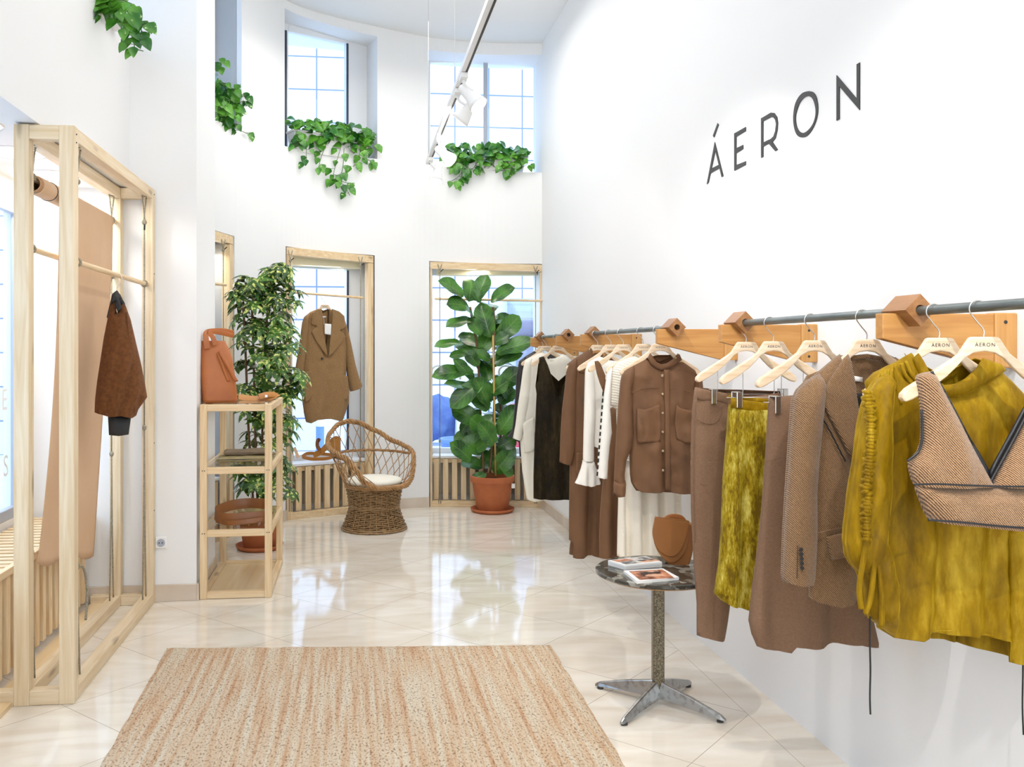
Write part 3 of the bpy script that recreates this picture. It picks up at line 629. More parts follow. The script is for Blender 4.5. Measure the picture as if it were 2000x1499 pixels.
for (x, ch) in ((853, 'C'), (889, 'H'), (985, 'G'), (1022, 'O')):
    u = (on_axis(x, 728, 'Y', 8.95) - C(0, 0)).dot(d); text_mesh(m, ch, .21, C(u, 1.27, -.006), d, Vector((0, 0, 1)), .001)
m.build('window_lettering', 'white_plastic', t)
# the street: paving, the buildings opposite
m = M(); m.box((-14, 9.2, -.2), (16, 26, -.1)); m.box((-14, -8, -.2), (-2.35, 9.2, -.1)); struct('ground', m, 'street')
m = M(); m.box((-13, 14.5, -.1), (14, 15, 14)); o = struct('wall_opposite', m, 'facade')
m = M(); m.box((-9, -8, -.1), (-8.5, 14, 12)); o = struct('wall_across_side_street', m, 'facade_y')
# ================================================================ LEFT: timber display frame, ropes, dowels, kraft paper, jumper
FX0, FX1, FY0, FY1, FZ = -1.425, -1.18, 4.0, 5.565, 2.452
pw = .062
fr = thing('display_frame', 'tall freestanding raw pine frame hung with ropes by the left wall', 'frame', ((FX0 + FX1) / 2, (FY0 + FY1) / 2, 0))
for (x, y) in ((FX0, FY0), (FX1 - pw, FY0), (FX0, FY1 - pw), (FX1 - pw, FY1 - pw)):
    local_m = M(); local_m.box((x, y, 0), (x + pw, y + pw, FZ - .0)); local_m.build('post', 'pine_wZ', fr, bevel=.003)
for z in (0, FZ - .062):
    for x in (FX0, FX1 - pw):
        m = M(); m.box((x + .001, FY0 + pw, z + .001), (x + pw - .001, FY1 - pw, z + .061)); m.build('long_rail', 'pine_wY', fr, bevel=.003)
    for y in (FY0, FY1 - pw):
        m = M(); m.box((FX0 + pw, y + .001, z + .001), (FX1 - pw, y + pw - .001, z + .061)); m.build('cross_rail', 'pine_wX', fr, bevel=.003)
for (yy) in (FY0, FY1 - pw):
    m = M(); m.box((-1.535, yy + .001, .001), (FX0, yy + pw - .001, .061)); m.build('foot_rail', 'pine_wX', fr, bevel=.003)
for (y, z) in ((FY0 + .03, 2.42), (FY0 + .03, 2.385), (FY1 - .03, 2.42), (FY1 - .03, 1.95), (FY1 - .03, .95), (FY1 - .03, .55)):
    m = M(); m.ball((FX1, y, z), .004, seg=8, rings=4); m.build('screw', 'dark_plastic', fr)
def ropeline(s, x, y, z0, z1, yk=.05, r=.0048, low=None):
    """rope looped over a rail above, knotted, hanging straight, knotted to a loop round the lower rail"""
    P = [(x, y - yk, z1), (x + .004, y - .01, z1 - .13), (x, y, z1 - .15)]
    s.tube(crom(P, 6), r, 6); s.tube(crom([(x, y + yk, z1), (x - .004, y + .01, z1 - .13), (x, y, z1 - .15)], 6), r, 6)
    s.tube(crom([(x + k * .012, y - .02 + k * .02, z1 + .0) for k in (0, 1)], 2), r, 6)
    lw = low if low is not None else .45
    s.tube([(x, y, z1 - .15), (x, y, lw)], r, 6)
    s.ball((x, y, z1 - .15), .015, (1, 1.2, 1), 10, 6); s.ball((x, y, lw), .013, (1, 1, 1.3), 10, 6)
    s.tube(crom([(x, y, lw), (x + .003, y - yk * .5, lw * .55), (x, y - yk * .8, z0)], 6), r, 6)
    s.tube(crom([(x, y, lw), (x - .003, y + yk * .5, lw * .55), (x, y + yk * .8, z0)], 6), r, 6)
    # tail with black taped end
    s.tube(crom([(x, y, z1 - .15), (x + .012, y - .03, z1 - .14), (x + .012, y - .045, z1 - .17)], 5), r, 6)
    s.cur = 1; s.tube([(x + .012, y - .045, z1 - .168), (x + .012, y - .05, z1 - .20)], r * 1.15, 6); s.cur = 0
for (x, y, lw, lb) in ((-1.395, 4.125, .62, 'rope at the near back corner of the pine frame'), (-1.212, 4.15, .55, 'rope at the near front corner of the pine frame with long loose tail'),
                   (-1.395, 5.43, .90, 'rope at the far back corner of the pine frame, carrying the paper dowel'), (-1.212, 5.43, 1.05, 'rope at the far front corner of the pine frame')):
    m = M(); ropeline(m, x, y, .06, 2.39, low=lw)
    if lw == .55: m.tube(crom([(x, y, .55), (x + .02, y + .03, .53), (x + .03, y + .045, .42), (x + .025, y + .04, .30)], 6), .0055, 6)
    tag(m.build('rope', ['rope', 'black_cord'], smooth=True), lb, 'rope', 'ropes hanging in the pine display frame')
def dowel(name, a, b, r, lb, rings=()):
    t = thing(name, lb, 'rod', a, group=None)
    m = M(); m.tube([a, b], r, 14); m.build('rod', 'pineY', t, smooth=False)
    m = M(); d = (Vector(b) - Vector(a)).normalized()
    for k in rings:
        m = M(); c = Vector(a) + d * k; u = d.orthogonal().normalized(); w = d.cross(u)
        m.tube([c + d * (i / 32 * .02 - .01) + (u * cos(i * pi / 8) + w * sin(i * pi / 8)) * (r + .004) for i in range(33)], .0045, 6)
        m.build('rope_hitch', 'rope', t, smooth=True)
    return t
dowel('hanging_rod', (-1.212, 4.09, 1.885), (-1.212, 5.50, 1.885), .013, 'front wooden rod roped across the pine frame, holding the rust jumper', (.06, 1.34))
dowel('hanging_rod', (-1.395, 4.06, 1.94), (-1.395, 5.50, 1.93), .013, 'lower back wooden rod roped behind the kraft paper', (.065, 1.37))
dowel('hanging_rod', (-1.395, 4.06, 2.25), (-1.395, 5.50, 2.25), .013, 'topmost back wooden rod that carries the kraft paper roll', (.065, 1.37))
# kraft paper backdrop with its cardboard core
t = thing('paper_backdrop', 'long sheet of kraft paper hanging from a cardboard roll in the pine frame', 'paper', (-1.42, 5.0, .3))
m = M(); c = (-1.395 - .005, 0, 2.225); core = []
for y in (4.27, 5.46):
    pass
def pipe(m, x, z, y0, y1, ro, ri, seg=28):
    P = [(ri, y0), (ro, y0), (ro, y1), (ri, y1), (ri, y0)]; vs = []; fs = []
    for i in range(seg):
        a = 2 * pi * i / seg
        for (r, y) in P[:4]: vs.append((x + r * cos(a), y, z + r * sin(a)))
    for i in range(seg):
        for j in range(4): fs.append((i * 4 + j, ((i + 1) % seg) * 4 + j, ((i + 1) % seg) * 4 + (j + 1) % 4, i * 4 + (j + 1) % 4))
    m.add(vs, fs)
pipe(m, -1.395, 2.226, 4.14, 5.34, .036, .031); m.build('cardboard_core', 'card', t, smooth=False)
m = M(); pipe(m, -1.395, 2.226, 4.17, 5.31, .042, .037); m.build('paper_roll', 'kraft', t)
m = M(); pipe(m, -1.395, 2.226, 4.34, 4.346, .0445, .036); m.build('rubber_band', 'dark_plastic', t)
m = M(); nz, ny = 60, 30; vs = []
for i in range(nz + 1):
    for j in range(ny + 1):
        k = j / ny; y = 4.36 + k * .93
        if i <= 8: an = pi / 2 - (pi / 2) * i / 8; vs.append((-1.395 + .0435 * cos(an), y, 2.226 + .0435 * sin(an))); continue
        dn = (i - 8) / (nz - 8); z = 2.226 - dn * 1.70
        zz = z - (.17 * k + .02 * sin(k * 9)) * dn ** 3
        x = -1.3515 - (.075 + .03 * k) * dn ** 1.6 + .010 * sin(dn * 4 + k * 3) * dn
        vs.append((x, y - .04 * dn ** 3 * (1 - k) - .02 * k * dn ** 4, zz))
m.add(vs, [(i * (ny + 1) + j, i * (ny + 1) + j + 1, (i + 1) * (ny + 1) + j + 1, (i + 1) * (ny + 1) + j) for i in range(nz) for j in range(ny)])
m.build('paper_sheet', 'kraft', t, smooth=True, solid=.0012)

# slatted bench covering the radiator in the recess
def slats(t, A, d, n, L, z0, z1, w, gap, mt, k0=0, thick=.022, tilt=0):
    k = int((L - .02) / (w + gap))
    for i in range(k):
        m = M(); c = A + d * ((w + gap) * (i + .5)) + n * (thick / 2); m.obox(c + Vector((0, 0, (z0 + z1) / 2)), d, n, Vector((0, 0, 1)), w / 2, thick / 2, (z1 - z0) / 2)
        m.build('slat', mt, t, bevel=.002)
b = thing('slatted_bench', 'long pine slatted radiator bench under the left window', 'bench', (-1.72, 4.2, 0))
slats(b, Vector((-1.562, 2.7, 0)), Vector((0, 1, 0)), Vector((1, 0, 0)), 2.86, .05, .49, .045, .05, 'pineZ')
m = M(); m.box((-1.56, 2.7, .49), (-1.53, 5.56, .525)); m.build('front_rail', 'pineY', b, bevel=.003)
m = M(); m.box((-1.60, 2.7, .40), (-1.565, 5.56, .44)); m.box((-1.60, 2.7, .05), (-1.565, 5.56, .09)); m.build('inner_rail', 'pineY', b)
for i in range(38):
    m = M(); y = 2.72 + i * .075; m.box((-1.885, y, .50), (-1.562, y + .045, .522)); m.build('top_slat', 'pineX', b, bevel=.002)
m = M(); m.box((-1.885, 2.7, .0), (-1.86, 5.56, .50)); m.build('back_board', 'ply', b)
m = M(); m.box((-1.53, 2.7, 0.0), (-1.43, 5.56, .02)); tag(m.build('floor_board', 'ply'), 'thin birch board lying on the floor of the recess', 'board')
# recess down lights
for (x, y, lb) in ((-1.64, 5.2, 'farthest round ceiling light over the left recess'), (-1.64, 4.62, 'middle round ceiling light over the left recess'), (-1.64, 4.05, 'nearest round ceiling light over the left recess')):
    t = thing('recessed_light', lb, 'lamp', (x, y, 2.46), group='round lights in the recess ceiling')
    m = M(); m.lathe([(.14, .0), (.152, -.004), (.152, .004)], (x, y, 2.458), 36); m.build('rim', 'white_metal', t, smooth=True)
    m = M(); m.lathe([(0, 0), (.14, 0), (.14, -.002), (0, -.002)], (x, y, 2.458), 36); m.build('diffuser', 'down_glow', t)
# socket
t = thing('wall_socket', 'white round wall socket low on the pillar', 'socket', (-1.125, 5.58, .42))
c = on_axis(315, 1060, 'Y', 5.58); m = M(); m.box((c.x - .034, 5.566, c.z - .036), (c.x + .034, 5.58, c.z + .036)); m.build('cover', 'white_plastic', t, bevel=.008, seg=3)
m = M(); m.tube([(c.x, 5.564, c.z), (c.x, 5.567, c.z)], .024, 24); m.build('insert', 'mullion', t)
m = M(); m.tube([(c.x - .009, 5.562, c.z), (c.x - .009, 5.565, c.z)], .004, 8); m.tube([(c.x + .009, 5.562, c.z), (c.x + .009, 5.565, c.z)], .004, 8); m.build('pin_hole', 'dark_plastic', t)

# ---- jumper on the front rod
pl = Plane(-1.2, 4.82, 18)
h = thing('clothes_hanger', 'dark hanger under the rust brown jumper on the left frame rod', 'hanger', pl.w(0, 1.74))
m = M(); m.tube(crom([tuple(pl.q(*p)) for p in ((229, 572), (229, 562), (236, 553), (238, 542), (233, 535), (227, 537))], 6), .002, 6); m.build('hook', 'chrome', h, smooth=True)
m = M(); m.prism([pl.q(x, y, -.012) for x, y in ((219, 574), (228, 567), (236, 578), (243, 596), (255, 640), (250, 650), (232, 604), (222, 604), (212, 625), (208, 620))], pl.n, .02); m.build('shoulder_bar', 'dark_plastic', h, bevel=.004)
g = thing('knitted_jumper', 'rust brown batwing jumper with charcoal cuffs and neckband on the left frame rod', 'jumper', pl.w(0, 1.2), group=None)
body = [(221, 578), (216, 592), (210, 625), (203, 660), (197, 700), (190, 745), (186, 780), (185, 806), (211, 813), (236, 812), (256, 816), (266, 812), (270, 800), (287, 776), (283, 750), (275, 710), (265, 668), (255, 625), (246, 600), (240, 587), (233, 600), (229, 612), (225, 600)]
cloth('body', pl, body, 'knit_brown', g, t=.075, tb=.075, r=.09, hem=806, fold=(.014, .075, 1.0, .25), wr=.006, sp=.012)
cloth('neckband', pl, [(215, 598), (218, 578), (223, 572), (231, 584), (236, 602), (229, 612), (222, 590)], 'rib_black', g, t=.02, off=.045, r=.01, back=False)
cloth('neckband', pl, [(230, 585), (236, 581), (243, 592), (247, 608), (240, 602)], 'rib_black', g, t=.02, off=.01, r=.01, back=False)
cloth('cuff', pl, [(211, 810), (213, 850), (232, 852), (251, 849), (256, 812), (236, 814)], 'rib_black', g, t=.045, r=.05, fold=(.003, .02))
m = M(); P = [pl.q(x, y, .055) for x, y in ((247, 610), (252, 660), (258, 720), (262, 780), (263, 806))]; m.tube(crom([tuple(p) for p in P], 6), .004, 6); m.build('side_seam', 'knit_brown', g, smooth=True)
# ================================================================ SHELF UNIT and what stands on it
SX0, SX1, SY0, SY1, SZ = -.925, -.50, 5.585, 6.43, 1.171
pw = .042
t = thing('shelf_unit', 'open pine shelf unit with clear shelves beside the pillar', 'shelf', ((SX0 + SX1) / 2, (SY0 + SY1) / 2, 0))
for x in (SX0, SX1 - pw):
    for y in (SY0, SY1 - pw):
        m = M(); m.box((x, y, 0), (x + pw, y + pw, SZ)); m.build('post', 'pineZ', t, bevel=.003)
SH = (SZ, .793, .415, .043)
for z in SH:
    for y in (SY0 + .001, SY1 - pw + .001):
        m = M(); m.box((SX0 + pw, y, z - .041), (SX1 - pw, y + pw - .002, z - .001)); m.build('cross_rail', 'pineX', t, bevel=.003)
    for x in (SX0 + .001, SX1 - pw + .001):
        m = M(); m.box((x, SY0 + pw, z - .041), (x + pw - .002, SY1 - pw, z - .001)); m.build('side_rail', 'pineY', t, bevel=.003)
for z in SH[:3]:
    m = M(); m.box((SX0 + .02, SY0 + .02, z - .001), (SX1 - .02, SY1 - .02, z + .003)); m.build('clear_shelf', 'acrylic', t)
m = M(); m.box((SX0 + pw, SY0 + pw, .012), (SX1 - pw, SY1 - pw, .024)); m.build('base_board', 'ply', t)
for z in (.773, .395):
    for x in (SX0 + .015, SX0 + .028, SX1 - .028, SX1 - .015): m = M(); m.ball((x, SY0, z), .0035, seg=8, rings=4); m.build('screw', 'dark_plastic', t)
# tote bag
pl = Plane(-.80, 5.80, 14)
g = thing('tote_bag', 'upright tan leather tote bag on top of the shelf unit', 'bag', pl.w(0, SZ + .004))
zb = SZ + .005
fl = [pl.uv(x, y) for x, y in ((404, 668), (439, 666))]
def tote(front):
    m = M(); rows = 16; vs = []
    prof = [((395, 787), (463, 784)), ((391, 740), (458, 745)), ((391, 700), (451, 708)), ((390, 664), (439, 666))]
    P = [(pl.uv(*a)[0], pl.uv(*b)[0]) for a, b in prof]; zt = pl.uv(415, 666)[1]
    Z = [zb, zb + .16, zb + .29, zt]; Dp = [.085, .075, .055, .022]
    Rw = crom([(P[i][0], P[i][1], Z[i], Dp[i]) for i in range(4)], 6)
    n = 40
    for (a, b, z, d) in Rw:
        for k in range(n):
            th = 2 * pi * k / n; c, s = cos(th), sin(th)
            ex = lambda v: math.copysign(abs(v) ** .35, v)
            x = (a + b) / 2 + (b - a) / 2 * ex(c); y = d * ex(s) - (.03 * max(0, -c) * (z - zb))
            w = .004 * noise.noise(Vector((x * 12, z * 9, s * 2)))
            vs.append(pl.w(x, z, y + w))
    fs = [(i * n + k, i * n + (k + 1) % n, (i + 1) * n + (k + 1) % n, (i + 1) * n + k) for i in range(len(Rw) - 1) for k in range(n)]
    fs.append(list(range(n))[::-1]); m.add(vs, fs); return m
tote(1).build('body', 'tan', g, smooth=True, solid=.003)
def strap(name, pts, w, mt, root, up=Vector((0, 0, 1)), th=.004, smooth=True, label=None, stand=False):
    m = M(); P = [Vector(p) for p in crom([tuple(p) for p in pts], 8)]; vs = []
    for i, p in enumerate(P):
        d = (P[min(i + 1, len(P) - 1)] - P[max(i - 1, 0)]).normalized(); s = up.cross(d)
        s = s.normalized() if s.length > 1e-4 else Vector((1, 0, 0)); n = d.cross(s).normalized()
        if stand: s, n = n, s
        for (a, b) in ((-1, -1), (1, -1), (1, 1), (-1, 1)): vs.append(p + s * (a * w / 2) + n * (b * th / 2))
    k = len(P); m.add(vs, [(i * 4 + j, i * 4 + (j + 1) % 4, (i + 1) * 4 + (j + 1) % 4, (i + 1) * 4 + j) for i in range(k - 1) for j in range(4)] + [(3, 2, 1, 0), tuple(range(k * 4 - 4, k * 4))])
    return m.build(name, mt, root, smooth=smooth, bevel=.001, label=label)
strap('handle', [pl.q(405, 682, .05), pl.q(402, 660, .05), pl.q(404, 650, .03), pl.q(418, 647, .0), pl.q(436, 647, -.03), pl.q(456, 651, -.06)], .035, 'tan', g, up=pl.n)
strap('handle', [pl.q(421, 674, .05), pl.q(416, 660, .05), pl.q(411, 652, .04), pl.q(414, 648, .03), pl.q(430, 650, .0), pl.q(457, 656, -.04)], .030, 'tan', g, up=pl.n)
patch('hanging_strap', pl, [(423, 688), (428, 685), (462, 744), (455, 746)], 'tan', g, .088, .004)
patch('hanging_strap', pl, [(420, 690), (425, 687), (447, 745), (441, 746)], 'tan', g, .078, .004)
# folded harness belt behind the tote
g = thing('leather_harness', 'honey leather harness belt lying on top of the shelf unit', 'belt', (-.62, 6.1, SZ + .004))
z = SZ + .006
strap('strap', [(-.75, 6.0, z + .02), (-.68, 6.02, z + .008), (-.60, 6.05, z + .004), (-.53, 6.10, z + .02), (-.56, 6.2, z + .03)], .05, 'tan_light', g, up=Vector((0, -.7, .7)))
strap('strap', [(-.62, 6.02, z + .018), (-.57, 6.05, z + .03), (-.52, 6.1, z + .028), (-.515, 6.16, z + .02)], .04, 'tan_light', g, up=Vector((0, -1, .4)))
m = M(); m.box((-.585, 6.028, z + .012), (-.565, 6.04, z + .03)); m.build('buckle', 'chrome', g, bevel=.002)
# clutches on the second shelf
def pouch(name, c, w, d, h, rz, mt, lb, tip=.0):
    g = thing(name, lb, 'bag', c, rz, None); m = local(M()); nx, ny = 24, 14; vs = []
    for s in (1, -1):
        for j in range(ny + 1):
            for i in range(nx + 1):
                u = i / nx * 2 - 1; v = j / ny * 2 - 1; e = max(0, 1 - max(abs(u) ** 5, abs(v) ** 5)) ** .5
                vs.append((u * w / 2, v * d / 2, h / 2 + s * h / 2 * e + .006 * noise.noise(Vector((u * 2, v * 2, 3 + w))) + tip * max(0, u - .5)))
    K = (nx + 1) * (ny + 1)
    for s in (0, 1):
        m.add(vs[s * K:(s + 1) * K], [(j * (nx + 1) + i, j * (nx + 1) + i + 1, (j + 1) * (nx + 1) + i + 1, (j + 1) * (nx + 1) + i) for j in range(ny) for i in range(nx)])
    m.build('body', mt, g, smooth=True, solid=.002)
    m = local(M()); m.bar((-w / 2 + .01, -d / 2 + .004, h / 2 + .001), (w / 2 - .01, -d / 2 + .004, h / 2 + .001), .006, .006); m.build('zip', 'dark_plastic', g)
    return g
zs = SH[1] + .004
pouch('clutch_bag', (-.705, 5.90, zs), .32, .22, .03, .05, 'suede2', 'sand suede clutch, the lower of the two on the shelf')
pouch('clutch_bag', (-.685, 5.97, zs + .031), .30, .17, .03, .12, 'suede', 'taupe suede clutch lying on top of the sand clutch')
# brown belt coil on the third shelf
g = thing('leather_belt', 'wide brown leather belt coiled on the lower shelf', 'belt', (-.72, 5.85, SH[2] + .004)); z = SH[2] + .005
strap('strap', [(-.50 - .05, 5.76, z + .045), (-.66, 5.74, z + .04), (-.76, 5.74, z + .035), (-.84, 5.77, z + .04), (-.87, 5.85, z + .06), (-.80, 5.94, z + .08), (-.70, 5.97, z + .09), (-.60, 5.95, z + .09), (-.57, 5.93, z + .085)], .065, 'tan_brown', g, up=Vector((.05, .1, 1)), th=.006, stand=True)
strap('strap', [(-.86, 5.80, z + .018), (-.78, 5.72, z + .012), (-.68, 5.70, z + .02), (-.56, 5.72, z + .03)], .03, 'tan_brown', g, up=Vector((0, .2, 1)), th=.006, stand=True)
m = M(); m.tube(crom([(-.57, 5.945, z + .095), (-.555, 5.945, z + .075), (-.565, 5.945, z + .055)], 5), .004, 8); m.build('buckle', 'chrome', g, smooth=True)
# ================================================================ PLANTS
def leaf(m, base, d, up, L, W, shape, cols=2, rows=6, fold=.25, curl=.3, wave=0, twist=0, ph=0):
    """one leaf blade: base, direction, up normal; midrib fold, downward curl, wavy rim"""
    d = d.normalized(); s = d.cross(up)
    s = s.normalized() if s.length > 1e-4 else d.orthogonal().normalized()
    n = s.cross(d).normalized(); vs = []; uv = []
    for i in range(rows + 1):
        t = i / rows; w = shape(t) * W / 2; a = curl * t
        c = base + d * (L * (sin(a) / a if a > 1e-3 else 1) * t) - n * (L * (1 - cos(a)) / max(a, 1e-3) * t)
        for j in range(-cols, cols + 1):
            k = j / cols
            z = abs(k) * w * fold + (wave * L * sin(t * 11 + ph + (k > 0) * 1.7) * abs(k))
            vs.append(c + s * (w * k) + n * z); uv.append((.5 + k * .5, t))
    o = m.add(vs, []); C = 2 * cols + 1
    for i in range(rows):
        for j in range(2 * cols):
            a = o + i * C + j; m.f.append([a, a + 1, a + C + 1, a + C]); m.mi.append(0)
    for q, u in enumerate(uv): m.uv[o + q] = u
def pot(t, c, R0, R1, H, rs, soil=True):
    m = M(); m.lathe([(0, .0), (R0, 0), (R1 * .97, H * .82), (R1 * 1.05, H * .82), (R1 * 1.06, H * .995), (R1 * 1.02, H), (R1 * .93, H * .99), (R1 * .9, H * .82), (R1 * .88, H * .8)], (c[0], c[1], .022), 48); m.build('pot', 'terra', t, smooth=True, bevel=.001)
    m = M(); m.lathe([(0, .012), (rs * .9, .012), (rs * .94, .035), (rs * 1.0, .036), (rs * .97, .018), (rs * .86, 0), (0, 0)], (c[0], c[1], 0), 48); m.build('saucer', 'terra', t, smooth=True)
    m = M(); m.lathe([(0, H * .86), (R1 * .91, H * .85)], (c[0], c[1], .022), 30); m.build('soil', 'soil', t)
# ---- fiddle leaf fig
FC = Vector((1.233, 8.10, 0))
fc = on_axis(963, 1006, 'Z', 0); FC = Vector((fc.x + .02, fc.y + .17, 0))
t = thing('fiddle_leaf_fig', 'tall fiddle-leaf fig in a terracotta pot before the right-hand window', 'plant', FC)
pot(t, FC, .145, .195, .315, .205)
m = M(); m.box((FC.x + .155, FC.y - .155, .235), (FC.x + .185, FC.y - .135, .275)); m.build('price_label', 'label', t)
PF = Plane(FC.x, FC.y, 0)
m = M()
for P in (((957, 925, .02), (965, 800, .03), (964, 700, .02), (966, 640, .0), (963, 600, 0)), ((975, 925, -.03), (978, 800, -.05), (968, 760, -.05), (960, 700, -.06)), ((945, 925, 0), (938, 800, -.03), (933, 690, -.04), (925, 640, -.04), (918, 600, -.03))):
    m.tube(crom([tuple(PF.q(x, y, o)) for x, y, o in P], 6), .011, 8)
m.build('stem', 'stem', t, smooth=True)
m = M(); m.tube([PF.q(968, 930, .06), PF.q(963, 655, .05)], .009, 8); m.build('bamboo_stake', 'cane', t, smooth=True)
figshape = lambda q: (sin(pi * min(1, q ** .8)) ** .55) * (.62 + .5 * q - .35 * max(0, .45 - abs(q - .38)) * 1.0) if 0 < q < 1 else 0.02
m = M(); rr = random.Random(5)
LF = [  # base x,y -> tip x,y, width ratio, facing(0 flat to viewer,1 edge-on), depth base, depth tip
    ((905, 580), (873, 545), .62, .2), ((915, 590), (925, 543), .75, .1), ((928, 588), (948, 543), .6, .3), ((915, 600), (886, 588), .75, .3), ((938, 592), (928, 570), .6, .2),
    ((958, 590), (992, 560), .62, .15), ((952, 612), (958, 585), 1.1, .1), ((958, 660), (940, 600), .8, .05), ((962, 650), (1000, 610), .75, .1), ((970, 665), (1010, 622), .7, .15),
    ((925, 625), (880, 628), .45, .5), ((925, 655), (902, 655), .6, .2), ((925, 620), (915, 600), .6, .4), ((945, 680), (905, 655), .6, .15), ((940, 690), (960, 640), .8, .1), ((962, 672), (990, 655), .8, .1),
    ((905, 672), (862, 662), .28, .6), ((925, 690), (884, 690), .45, .4), ((925, 690), (893, 660), .55, .1), ((968, 690), (1030, 665), .55, .2), ((970, 705), (1012, 660), .45, .2),
    ((968, 715), (1012, 688), .28, .3), ((958, 705), (925, 680), .6, .1), ((935, 715), (915, 690), .7, .1), ((925, 725), (858, 723), .36, .3), ((925, 745), (900, 705), .35, .4), ((935, 760), (880, 745), .2, .6),
    ((955, 745), (945, 695), .7, .1), ((972, 760), (1010, 725), .7, .1), ((945, 740), (888, 785), .50, .1), ((962, 735), (1000, 785), .5, .25), ((968, 740), (1005, 775), .55, .2), ((952, 790), (935, 745), .7, .1),
    ((955, 800), (930, 770), .8, .1), ((945, 830), (893, 800), .6, .25), ((940, 800), (898, 838), .3, .5), ((965, 800), (1000, 800), .65, .2), ((930, 860), (885, 850), .5, .2), ((968, 812), (920, 850), .62, .05),
    ((972, 850), (1005, 800), .6, .15), ((965, 870), (950, 835), .8, .1), ((975, 868), (1015, 885), .4, .4), ((945, 885), (912, 860), .8, .1), ((920, 900), (895, 870), .55, .2), ((972, 875), (1003, 858), .9, .1),
    ((955, 880), (985, 895), .7, .1), ((945, 915), (905, 895), .6, .2), ((940, 915), (960, 885), .9, .1), ((965, 925), (995, 890), .8, .1), ((950, 925), (925, 935), .6, .2), ((930, 880), (945, 865), .9, .1), ((985, 850), (1008, 842), .6, .2),
    ((958, 770), (985, 745), .9, .1), ((940, 655), (920, 625), .8, .15), ((975, 905), (1000, 925), .6, .3), ((948, 845), (925, 820), .9, .1), ((975, 790), (1000, 760), .9, .2), ((940, 700), (958, 720), .8, .2)]
for (bx, by), (tx, ty), wr, ed in LF:
    od = rr.uniform(-.05, .06); a = PF.q(bx, by, od); side = 1 if od > -.02 else -1
    b = PF.q(tx, ty, od + rr.uniform(.0, .16) * side)
    d = b - a; L = d.length * 1.15; W = max(.12, L * .85) * (wr + .28)
    W = min(W, .24)
    nrm = (Vector((rr.uniform(-.3, .3), -1, rr.uniform(.1, .7))) * (1 - ed) + Vector((0, -.4, 1)) * ed)
    leaf(m, a, d, nrm, max(L, .15), W, figshape, 3, 10, .22, rr.uniform(.25, .7), .022, 0, rr.uniform(0, 6))
for k in range(30):  # foliage behind the stems
    z = rr.uniform(.5, 1.9); an = rr.uniform(.2, pi - .2); d = Vector((cos(an), sin(an) * .7, rr.uniform(.1, .8)))
    leaf(m, FC + Vector((0.0, 0.02, z)), d, Vector((0, -.3, 1)), rr.uniform(.2, .28), .17, figshape, 3, 10, .2, .6, .02, 0, k)
m.build('foliage', 'fig', t, smooth=True)
# ---- umbrella plant behind the shelf
SC = Vector((-.715, 6.98, 0))
t = thing('umbrella_plant', 'bushy variegated umbrella plant behind the shelf unit', 'plant', SC)
pot(t, SC, .12, .160, .27, .178)
PS = Plane(SC.x, SC.y, 0)
m = M(); stems = []
for P in (((505, 1030, 0), (500, 900, .02), (497, 780, .03), (495, 690, .02), (492, 600, .0)), ((513, 1030, -.02), (512, 880, 0), (515, 740, 0), (520, 640, 0), (530, 545, .02)), ((498, 1030, .03), (486, 850, .02), (480, 700, .0), (475, 590, -.02))):
    Q = crom([tuple(PS.q(x, y, o)) for x, y, o in P], 6); stems.append(Q); m.tube(Q, .009, 7)
m.build('stem', 'stem', t, smooth=True)
m = M(); mp_ = M(); rr = random.Random(11)
sil = [(515, 505, 590), (540, 452, 580), (565, 436, 590), (590, 440, 600), (615, 430, 590), (640, 446, 588), (680, 448, 595), (720, 450, 600), (760, 460, 600), (800, 472, 590), (840, 455, 585), (880, 445, 585), (920, 452, 575), (950, 458, 592), (972, 470, 590)]
lsh = lambda q: sin(pi * q ** .85) ** .75 if 0 < q < 1 else .03
for k in range(205):
    y = rr.uniform(518, 965) if k < 190 else rr.uniform(515, 600)
    if 850 < y < 880 and rr.random() < .5: continue
    for i in range(len(sil) - 1):
        if sil[i][0] <= y <= sil[i + 1][0] or i == len(sil) - 2: break
    x0, x1 = sil[i][1], sil[i][2]; x = x0 + 12 + (x1 - x0 - 24) * rr.random()
    off = rr.uniform(-.22, .24) * (1 - abs((x - (x0 + x1) / 2) / ((x1 - x0) / 2)) ** 2 * .6)
    c = PS.q(x, y, off)
    st = min(stems, key=lambda S: min((Vector(q) - c).length for q in S)); zt = c.z - rr.uniform(.02, .10)
    sp = min(st, key=lambda q: abs(q[2] - zt)); sp = Vector(sp)
    mp_.tube([sp, (sp + c) / 2 + Vector((0, 0, .02)), c], .0022, 4)
    out = (c - sp); out.z = 0; out = out.normalized() if out.length > .01 else Vector((1, 0, 0))
    ax = (Vector((0, 0, 1)) + out * rr.uniform(.2, .9) + Vector((0, -.35, 0))).normalized(); u = ax.orthogonal().normalized(); w = ax.cross(u); nl = rr.choice((6, 7, 8)); p0 = rr.uniform(0, 6)
    for q in range(nl):
        a = p0 + 2 * pi * q / nl; d = (u * cos(a) + w * sin(a)) + ax * rr.uniform(-.35, .12)
        leaf(m, c, d, ax, rr.uniform(.09, .14), rr.uniform(.033, .042), lsh, 1, 5, .3, rr.uniform(.3, .9))
mp_.build('leaf_stalk', 'vine', t); m.build('foliage', 'sch', t, smooth=True)
